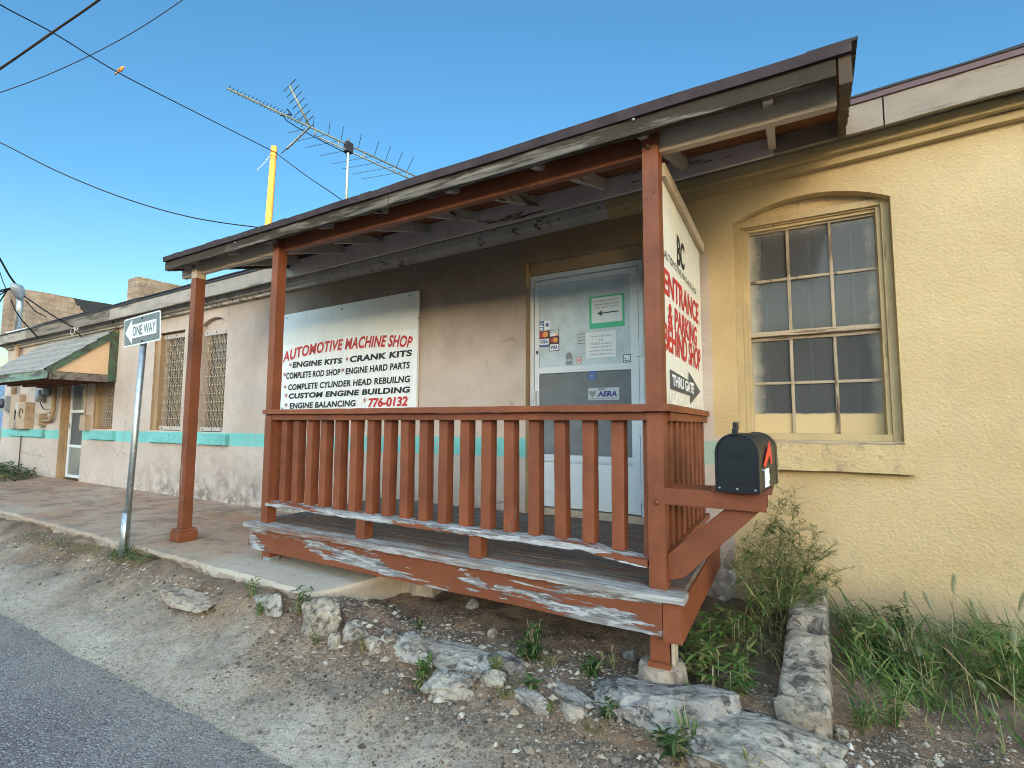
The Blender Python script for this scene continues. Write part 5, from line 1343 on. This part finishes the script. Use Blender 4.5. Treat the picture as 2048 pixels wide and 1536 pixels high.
# the old stone kerb that runs out from the wall, with a hole through its top
def kerb_stone():
    a = Vector((.08, -.08, .22)); b = Vector((.01, -1.42, .22)); m = MB(); seg = 90
    rings = []; prof = [(-1, -.4), (-1, .1), (-1, .6), (-.93, .9), (-.75, 1), (-.5, 1), (-.25, 1), (0, 1), (.25, 1), (.5, 1), (.75, 1), (.93, .9), (1, .6), (1, .1), (1, -.4)]
    for k in range(seg + 1):
        t = k / seg; c = a.lerp(b, t); i = len(m.v); wv = .092 + .012 * nz(t, 0, 2, 4); hv = .175 - .06 * smooth(.55, 1, t) + .02 * nz(t, 4, 2, 6)
        for u, v in prof:
            p = c + Vector((u * wv, 0, v * hv))
            n_ = noise.noise(p * 9) * .5 + noise.noise(p * 22) * .35 + noise.noise(p * 50) * .15
            p += Vector((u * .8, .2, v)) * (.032 * n_)
            if v > .95:
                d = math.hypot((u * wv - .025) / .050, (t - .50) / .085); p.z -= .085 * smooth(1.15, .55, d)
                p.z -= .03 * max(0, noise.noise(Vector((p.x * 5, p.y * 4, 3.3))))
            m.v.append(p)
        rings.append(i)
    n = len(prof)
    for p, q in zip(rings, rings[1:]):
        for k in range(n - 1): m.f.append((p + k, p + k + 1, q + k + 1, q + k))
    m.f.append(tuple(rings[0] + k for k in range(n))); m.f.append(tuple(rings[-1] + k for k in range(n)))
    tag(m.build('stone_kerb', 'limestone', None, True), 'long weathered stone kerb with a hole in its top, running out from the yellow wall', 'kerb')
kerb_stone()
# gravel: thousands of loose stones nobody could count
def gravel():
    m = MB(); m.sh = []; r2 = random.Random(11)
    ico = [(0, 0, 1), (.9, 0, .2), (.28, .86, .1), (-.73, .53, .2), (-.73, -.53, .05), (.28, -.86, .2), (0, 0, -.6)]
    fc = [(0, 1, 2), (0, 2, 3), (0, 3, 4), (0, 4, 5), (0, 5, 1), (6, 2, 1), (6, 3, 2), (6, 4, 3), (6, 5, 4), (6, 1, 5)]
    def put(x, y, s, sh):
        h = max(ground_h(x, y), .011 if y < road_edge(x) else -1) + s * .15; i = len(m.v); a = r2.random() * 6.28; sx = s * r2.uniform(.7, 1.5); sy = s * r2.uniform(.7, 1.2); sz = s * r2.uniform(.4, .9)
        for p in ico:
            k = r2.uniform(.75, 1.2); x_, y_ = p[0] * sx * k, p[1] * sy * k
            m.v.append(Vector((x + x_ * math.cos(a) - y_ * math.sin(a), y + x_ * math.sin(a) + y_ * math.cos(a), h + p[2] * sz * k)))
        for f in fc: m.f.append(tuple(i + q for q in f)); m.sh.append(sh)
    for _ in range(34000):
        u = r2.random(); x = -2.9 + 3.6 * r2.random() ** .8; y = -1.62 + r2.gauss(0, .26)
        if y > -.35 or y < -2.32: continue
        dens = .35 + .65 * smooth(-.1, .25, nz(x, y, 5, 1.8))
        if r2.random() > dens: continue
        s = .0025 + .0075 * r2.random() ** 3.5 + (.012 * r2.random() if r2.random() < .03 else 0)
        put(x, y, s, min(1, max(0, r2.gauss(.62, .25) if r2.random() > .55 else r2.gauss(.25, .13))))
    for _ in range(2500):
        x = -6.5 + 6.8 * r2.random(); y = -2.40 + .55 * r2.random()
        put(x, y, .0022 + .005 * r2.random() ** 3, min(1, max(0, r2.gauss(.4, .25))))
    for _ in range(9000):
        x = -2.7 + 2.5 * r2.random(); y = -1.80 + r2.gauss(0, .16)
        put(x, y, .003 + .009 * r2.random() ** 3, min(1, max(0, r2.gauss(.34, .16))))
    for _ in range(420):
        x = -2.7 + 2.9 * r2.random(); y = -1.60 + r2.gauss(0, .20)
        if -2.3 < y < -1.0: put(x, y, .010 + .020 * r2.random() ** 2, min(1, max(0, r2.gauss(.6, .22))))
    for _ in range(5000):
        x = -6.5 + 6.8 * r2.random(); y = -2.30 - abs(r2.gauss(0, .16))
        put(x, y, .0018 + .0035 * r2.random() ** 3, min(1, max(0, r2.gauss(.5, .25))))
    for _ in range(1800):
        x = -7 + 4.3 * r2.random(); y = -1.70 - abs(r2.gauss(0, .14))
        put(x, y, .004 + .014 * r2.random() ** 3, min(1, max(0, r2.gauss(.55, .25))))
    tag(m.build('gravel', 'gravel', fixn=False), 'loose pale and dark gravel scattered along the verge', 'gravel', kind='stuff')
gravel()
def litter():
    m = MB(); m.sh = []; r5 = random.Random(21)
    for _ in range(1500):
        x = -2.7 + 4.6 * r5.random(); y = -1.50 + r5.gauss(0, .24)
        if not -2.25 < y < -.75: continue
        a = r5.random() * 6.28; L = r5.uniform(.012, .055); b = a + r5.uniform(-.8, .8); f0 = len(m.f)
        p = Vector((x, y, ground_h(x, y) + .004)); q = p + Vector((math.cos(a), math.sin(a), r5.uniform(-.05, .25))) * L * .5; w = q + Vector((math.cos(b), math.sin(b), r5.uniform(-.25, .1))) * L * .5
        m.tube([p, q, w], r5.uniform(.0007, .0018), 4); sh = r5.uniform(.05, .95); m.sh += [sh] * (len(m.f) - f0)
    tag(m.build('litter', 'gravel', fixn=False), 'dry twigs and bits of straw scattered on the soil before the porch', 'litter', kind='stuff')
litter()

# ================================================================== PLANTS
def leaf(m, p, d, up, L, w, bend, sh, seg=3):
    d = d.normalized(); s = d.cross(up); s = s.normalized() if s.length > 1e-4 else Vector((1, 0, 0)); u2 = s.cross(d)
    prev = None
    for k in range(seg + 1):
        t = k / seg; c = p + d * (L * t) - Vector((0, 0, 1)) * (bend * L * t * t) ; ww = w * math.sin(math.pi * min(1, .12 + .88 * t) ** .8) if k < seg else 0
        i = len(m.v); m.v += [c - s * ww * .5, c + s * ww * .5]
        if prev is not None: m.f.append((prev, prev + 1, i + 1, i)); m.sh.append(sh)
        prev = i
def weed(name, label, px, py, h, n, mat='leaf green', spread=.5, lw=.014, ll=.06, at=None, cat='weed', stems=4):
    g = Vector(at) if at else G(px, py); root = empty(name, tuple(g), label, cat)
    lm = MB(); lm.sh = []; sm = MB()
    for s in range(stems):
        a = rnd.random() * 6.28; lean = rnd.uniform(.05, spread); tip = g + Vector((math.cos(a) * h * lean, math.sin(a) * h * lean, h * rnd.uniform(.65, 1.0))); mid = g.lerp(tip, .5) + Vector((0, 0, h * .06))
        pts = [g - Vector((0, 0, .02)), mid, tip]; sm.tube(pts, [.0028, .002, .0012], 5)
        for k in range(max(3, n // stems)):
            t = rnd.uniform(.12, 1.0); c = g.lerp(mid, t * 2) if t < .5 else mid.lerp(tip, t * 2 - 1)
            b = rnd.random() * 6.28; d = Vector((math.cos(b), math.sin(b), rnd.uniform(.1, .9)))
            leaf(lm, c, d, Vector((0, 0, 1)), ll * rnd.uniform(.6, 1.15), lw * rnd.uniform(.7, 1.2), rnd.uniform(.1, .6), rnd.random())
    lm.build('leaves', mat, root, True, fixn=False); sm.build('stems', 'stem', root, True)
    return root
def tuft(name, label, px, py, h, n, mat='grass green', spread=.6, at=None, cat='grass tuft', w=.006):
    g = Vector(at) if at else G(px, py); lm = MB(); lm.sh = []
    for k in range(n):
        a = rnd.random() * 6.28; r_ = rnd.random() * .03; d = Vector((math.cos(a) * rnd.uniform(.05, spread), math.sin(a) * rnd.uniform(.05, spread), 1))
        leaf(lm, g + Vector((math.cos(a) * r_, math.sin(a) * r_, -.005)), d, Vector((math.sin(a), math.cos(a), .3)), h * rnd.uniform(.5, 1.1), w, rnd.uniform(.1, .7), rnd.random(), 4)
    return tag(lm.build(name, mat, None, True, fixn=False), label, cat)
weed('weed', 'bushy weed at the broken end of the walkway, left of the large blocky rock', 600, 1228, .17, 60, ll=.07, lw=.012)
weed('weed', 'light green weed against the walkway edge left of the pale limestone block', 502, 1198, .12, 40, ll=.06)
weed('weed', 'low weed in front of the pale limestone block by the walkway', 522, 1228, .08, 34, ll=.05)
weed('weed', 'upright leafy weed growing beside the broad pale slab', 845, 1378, .15, 70, ll=.065, lw=.014, spread=.35)
weed('weed', 'small dark weed between the upright leafy weed and the front stone block', 878, 1390, .06, 20, 'leaf dark', ll=.045)
weed('weed', 'tall thin weed under the middle of the porch beam', 1068, 1318, .20, 46, 'leaf dark', ll=.07, lw=.016, spread=.3)
weed('weed', 'spreading dark leaved weed below the tall thin weed', 1062, 1322, .10, 60, 'leaf dark', ll=.08, lw=.018, spread=.9)
weed('weed', 'low clump of weeds left of the round pier', 1180, 1352, .09, 54, 'leaf dark', ll=.065, lw=.016, spread=.9)
weed('weed', 'pale feathery weed just left of the round pier', 1228, 1342, .11, 30, 'leaf olive', ll=.05, lw=.006)
weed('weed', 'low weed among the gravel right of the broad slab', 985, 1352, .09, 40, 'leaf olive', ll=.05, lw=.012, spread=.8)
weed('weed', 'little round leaved weed in the gravel below the kerb strip', 1062, 1382, .06, 32, 'leaf dark', ll=.045, lw=.018, spread=.8)
weed('weed', 'small weed by the foot of the large blocky rock', 632, 1290, .07, 26, ll=.04, lw=.008)
weed('weed', 'wiry grey green weed left of the low pale rock', 725, 1305, .09, 30, 'leaf olive', ll=.05, lw=.006)
weed('weed', 'small weed under the porch among pale pebbles', 838, 1258, .06, 30, 'leaf dark', ll=.045, lw=.010, spread=.7)
weed('weed', 'weed in the gravel left of the thin white kerb strip', 1205, 1440, .10, 46, 'leaf dark', ll=.055, lw=.010, spread=.8)
weed('weed', 'leafy weed right of the pier before the long stone kerb', 1482, 1395, .12, 56, ll=.07, lw=.012, spread=.4)
weed('weed', 'dark weed left of the big stone slab at the bottom edge', 1348, 1520, .13, 80, 'leaf dark', ll=.07, lw=.014, spread=.8)
weed('weed', 'tiny weed in the gravel above the bottom edge', 1098, 1425, .05, 20, ll=.035, lw=.008)
tuft('grass_tuft', 'yellow green grass tuft rising left of the big stone slab', 1380, 1478, .17, 30, spread=.4)
tuft('grass_tuft', 'dry grass tuft in front of the broad slab', 1010, 1395, .13, 36, 'leaf olive', .8, w=.004)
tuft('grass_tuft', 'thin grass tuft in front of the kerb strip', 1190, 1465, .11, 34, 'leaf olive', .8, w=.004)
tuft('grass_tuft', 'grass tuft beside the tall thin weed before the porch', 1095, 1330, .13, 26, 'leaf olive', .6, w=.004)
tuft('grass_tuft', 'two grass blades growing from the concrete lump', 1395, 1395, .12, 5, spread=.3)
tuft('grass_tuft', 'short tuft of grass on the big stone slab', 1500, 1510, .06, 16, 'leaf olive', .5, at=(WZ(1500, 1520, .30)), w=.004)
weed('weed', 'little green weed at the wall foot seen under the railing', 0, 0, .11, 40, ll=.05, at=(-4.62, -.07, .362))
def clump(name, label, cat, centre, rx, ry, h, n, mat, ll, lw, stems=True):
    root = empty(name, tuple(centre), label, cat); lm = MB(); lm.sh = []; sm = MB()
    for k in range(n):
        a = rnd.random() * 6.28; rr_ = math.sqrt(rnd.random()); x, y = centre[0] + math.cos(a) * rx * rr_, centre[1] + math.sin(a) * ry * rr_
        hh = h * (1 - .6 * rr_) * rnd.uniform(.15, 1.0) * (.6 + .7 * abs(nz(x, y, 2, 2.5)))
        b = rnd.random() * 6.28; leaf(lm, Vector((x, y, centre[2] + hh)), Vector((math.cos(b), math.sin(b), rnd.uniform(-.1, .8))), Vector((0, 0, 1)), ll * rnd.uniform(.5, 1.2), lw * rnd.uniform(.6, 1.2), rnd.uniform(.1, .5), rnd.random())
        if k % 12 == 0: sm.tube([(x, y, centre[2] - .02), (x, y, centre[2] + hh)], .002, 4)
    lm.build('leaves', mat, root, True, fixn=False); sm.build('stems', 'stem', root, True)
clump('weed_bed', 'bed of dark green weeds against the wall at the far left', 'weeds', (-13.6, -.55, .30), 2.0, .6, .55, 1700, 'leaf dark', .12, .05)
clump('weed_bed', 'green weeds around the foot of the sign pole', 'weeds', G(262, 1118), .30, .10, .16, 260, 'leaf green', .06, .012)
clump('weed_bed', 'thin strip of low weeds along the walkway edge left of the sign pole', 'weeds', G(190, 1105), .55, .09, .09, 300, 'leaf olive', .045, .008)
clump('weed_bed', 'scrubby green patch on the verge at the far left', 'weeds', G(105, 1088), .75, .10, .09, 420, 'leaf olive', .045, .009)
clump('leafy_weed', 'leafy green weed crowding the corner of the porch beam and wall', 'weed', (-.34, -.95, .22), .17, .42, .36, 430, 'leaf green', .075, .017)
clump('leafy_weed', 'yellowing broad leaves low beside the end of the porch beam', 'weed', (-.41, -1.14, .22), .07, .10, .24, 70, 'leaf olive', .065, .032)
clump('grass_mound', 'dry drooping grass between the porch and the stone kerb', 'weed', (-.16, -.72, .22), .14, .35, .30, 260, 'leaf olive', .12, .006)
# tall feathery bush against the yellow wall
def bush():
    root = empty('bush', (-.12, -.35, .22), 'tall feathery bush with fine twigs against the yellow wall beside the mailbox', 'bush')
    lm = MB(); lm.sh = []; sm = MB(); fm = MB(); fm.sh = []
    r3 = random.Random(5)
    tips = [(1590, 968, -.35), (1545, 1010, -.45), (1600, 1060, -.25), (1560, 1035, -.40), (1655, 1110, -.22), (1640, 1095, -.3), (1530, 1090, -.5), (1500, 1110, -.6), (1575, 1000, -.4), (1618, 1150, -.3), (1650, 1180, -.25), (1510, 1050, -.55),
            (1560, 1120, -.35), (1590, 1130, -.4), (1480, 1120, -.7), (1450, 1120, -.85), (1610, 1040, -.28), (1535, 1050, -.4), (1550, 1150, -.5), (1580, 1175, -.35), (1540, 1120, -.3), (1565, 1075, -.3), (1520, 1140, -.45), (1605, 1100, -.35), (1680, 1165, -.2), (1672, 1088, -.22), (1700, 1135, -.2), (1635, 1052, -.26), (1595, 1005, -.33), (1570, 980, -.38), (1650, 1150, -.3), (1490, 1080, -.6), (1525, 1060, -.5)]
    for i, (a, b, y) in enumerate(tips):
        tip = WY(a, b, y); base = Vector((-.12 + r3.uniform(-.16, .14), -.40 + r3.uniform(-.25, .15), .22))
        mid = base.lerp(tip, .55) + Vector((r3.uniform(-.05, .05), r3.uniform(-.05, .02), .05)); pts = [base, base.lerp(mid, .5) + Vector((r3.uniform(-.02, .02), 0, .02)), mid, mid.lerp(tip, .5) + Vector((0, 0, .015)), tip]
        sm.tube(pts, [.0042, .0036, .0028, .0018, .0010], 5)
        for k in range(36):
            t = r3.uniform(.18, 1); j = min(3, int(t * 4)); c = pts[j].lerp(pts[j + 1], t * 4 - j)
            bb = r3.random() * 6.28; d = Vector((math.cos(bb), math.sin(bb) * .6, r3.uniform(-.1, .8)))
            L = r3.uniform(.04, .13) * (1.1 - .5 * t); e = c + d * L + Vector((0, 0, .01)); sm.tube([c, c.lerp(e, .5) + Vector((0, 0, .006)), e], [.0013, .001, .0006], 3)
            for q in range(7):
                p = c.lerp(e, .25 + .75 * q / 7); a2 = r3.random() * 6.28
                leaf(lm, p, Vector((math.cos(a2), math.sin(a2), r3.uniform(-.2, .6))), Vector((0, 0, 1)), r3.uniform(.016, .042), r3.uniform(.003, .006), .3, r3.random(), 2)
            if t < .75 and r3.random() < .55:
                leaf(fm, c, Vector((math.cos(bb + 2), math.sin(bb + 2), r3.uniform(-.4, .3))), Vector((0, 0, 1)), r3.uniform(.03, .055), r3.uniform(.012, .02), .5, r3.random(), 3)
    sm.build('twigs', 'stem', root, True); lm.build('fine_leaves', 'leaf mid', root, True, fixn=False); fm.build('broad_leaves', 'leaf green', root, True, fixn=False)
bush()
# the rough grass right of the stone kerb
def grass():
    m = MB(); m.sh = []; r4 = random.Random(3)
    for _ in range(11500):
        x = .20 + 2.6 * r4.random(); y = -1.25 + 1.2 * r4.random()
        d_ = smooth(-.25, .2, nz(x, y, 1, 2.2)) * (.55 + .45 * smooth(-1.25, -.7, y)) + .10
        if y < -1.08 + .5 * nz(x, 0, 3, 2): d_ *= .22
        if r4.random() > d_: continue
        a = 2.6 + r4.gauss(0, 1.2); h = r4.uniform(.12, .36) * (.7 + .5 * smooth(-1.2, -.4, y))
        d = Vector((math.cos(a) * r4.uniform(.1, .8), math.sin(a) * r4.uniform(.1, .8), 1))
        leaf(m, Vector((x, y, ground_h(x, y) - .01)), d, Vector((math.sin(a), -math.cos(a), .2)), h, r4.uniform(.004, .009), r4.uniform(.15, .9), r4.random(), 5)
    tag(m.build('grass', 'grass green', None, True, fixn=False), 'rough green grass right of the stone kerb under the yellow wall', 'grass', kind='stuff')
grass()
for lab, px, py, h, n, mt, ll, lw in (
    ('leafy weed clump close to the stone kerb below the window sill', 1740, 1330, .24, 90, 'leaf green', .11, .022), ('upright narrow leaved weed in the front of the grass', 1790, 1455, .20, 110, 'leaf green', .075, .010),
    ('short bushy weed at the front edge of the grass', 1722, 1468, .14, 100, 'leaf green', .06, .009), ('broad leaved dark weed behind the upright weed', 1800, 1365, .20, 80, 'leaf dark', .10, .024),
    ('weed clump at the wall foot right of the kerb end', 1700, 1285, .22, 110, 'leaf dark', .08, .012), ('weed clump against the wall further right', 1800, 1290, .22, 110, 'leaf dark', .09, .014),
    ('dense weed at the right edge of the picture', 2030, 1400, .30, 120, 'leaf green', .13, .014)):
    weed('weed', lab, px, py, h, n, mt, .5, lw, ll, stems=9)
# tall grass stems with seed heads
def foxtail(label, px, py, tx_, ty_, y, fuzzy=1.0):
    g = G(px, py); tip = WY(tx_, ty_, y); root = empty('foxtail_grass', tuple(g), label, 'tall grass', 'tall grass stems with seed heads')
    m = MB(); mid = g.lerp(tip, .55) + Vector((0, 0, .05)); m.tube([g, mid, tip], [.0022, .0018, .0012], 5); m.build('stem', 'stem', root, True)
    dr_ = (tip - mid).normalized(); h = MB(); h.sh = []
    for k in range(120):
        t = k / 120; c = tip - dr_ * .02 + dr_ * (.105 * t); a = k * 2.4; s = dr_.orthogonal().normalized(); b = dr_.cross(s)
        w = .014 * math.sin(math.pi * (.1 + .85 * t)); d = (s * math.cos(a) + b * math.sin(a)) * .6 + dr_
        leaf(h, c, d, dr_, .014 + w * 1.6, .0028, 0, rnd.random(), 2)
    h.build('seed_head', 'seed head', root, True, fixn=False)
for lab, a in (('tall grass stem with the highest dark seed head before the yellow wall', (1905, 1340, 1907, 1180, -.35)), ('grass stem with a seed head just left of the highest one', (1895, 1330, 1862, 1215, -.35)), ('grass stem with a slim seed head left of the middle of the grass', (1830, 1320, 1815, 1208, -.30)),
               ('grass stem bent left with a pale seed head in mid grass', (1830, 1400, 1790, 1275, -.6)), ('grass stem with a pale head behind the upright weed', (1850, 1420, 1838, 1310, -.7)), ('grass stem arching to the right edge with a dark head', (2010, 1360, 2040, 1215, -.4)),
               ('low grass stem with a pale head near the right edge', (2000, 1470, 1968, 1378, -.9)), ('grass stem with a pale upright head at the right edge', (2030, 1460, 2028, 1300, -.8)), ('front grass stem with a pale head leaning left', (2010, 1500, 1990, 1430, -1.0)), ('grass stem leaning far left with a dark head at the wall', (1980, 1340, 1955, 1235, -.35))):
    foxtail(lab, *a)
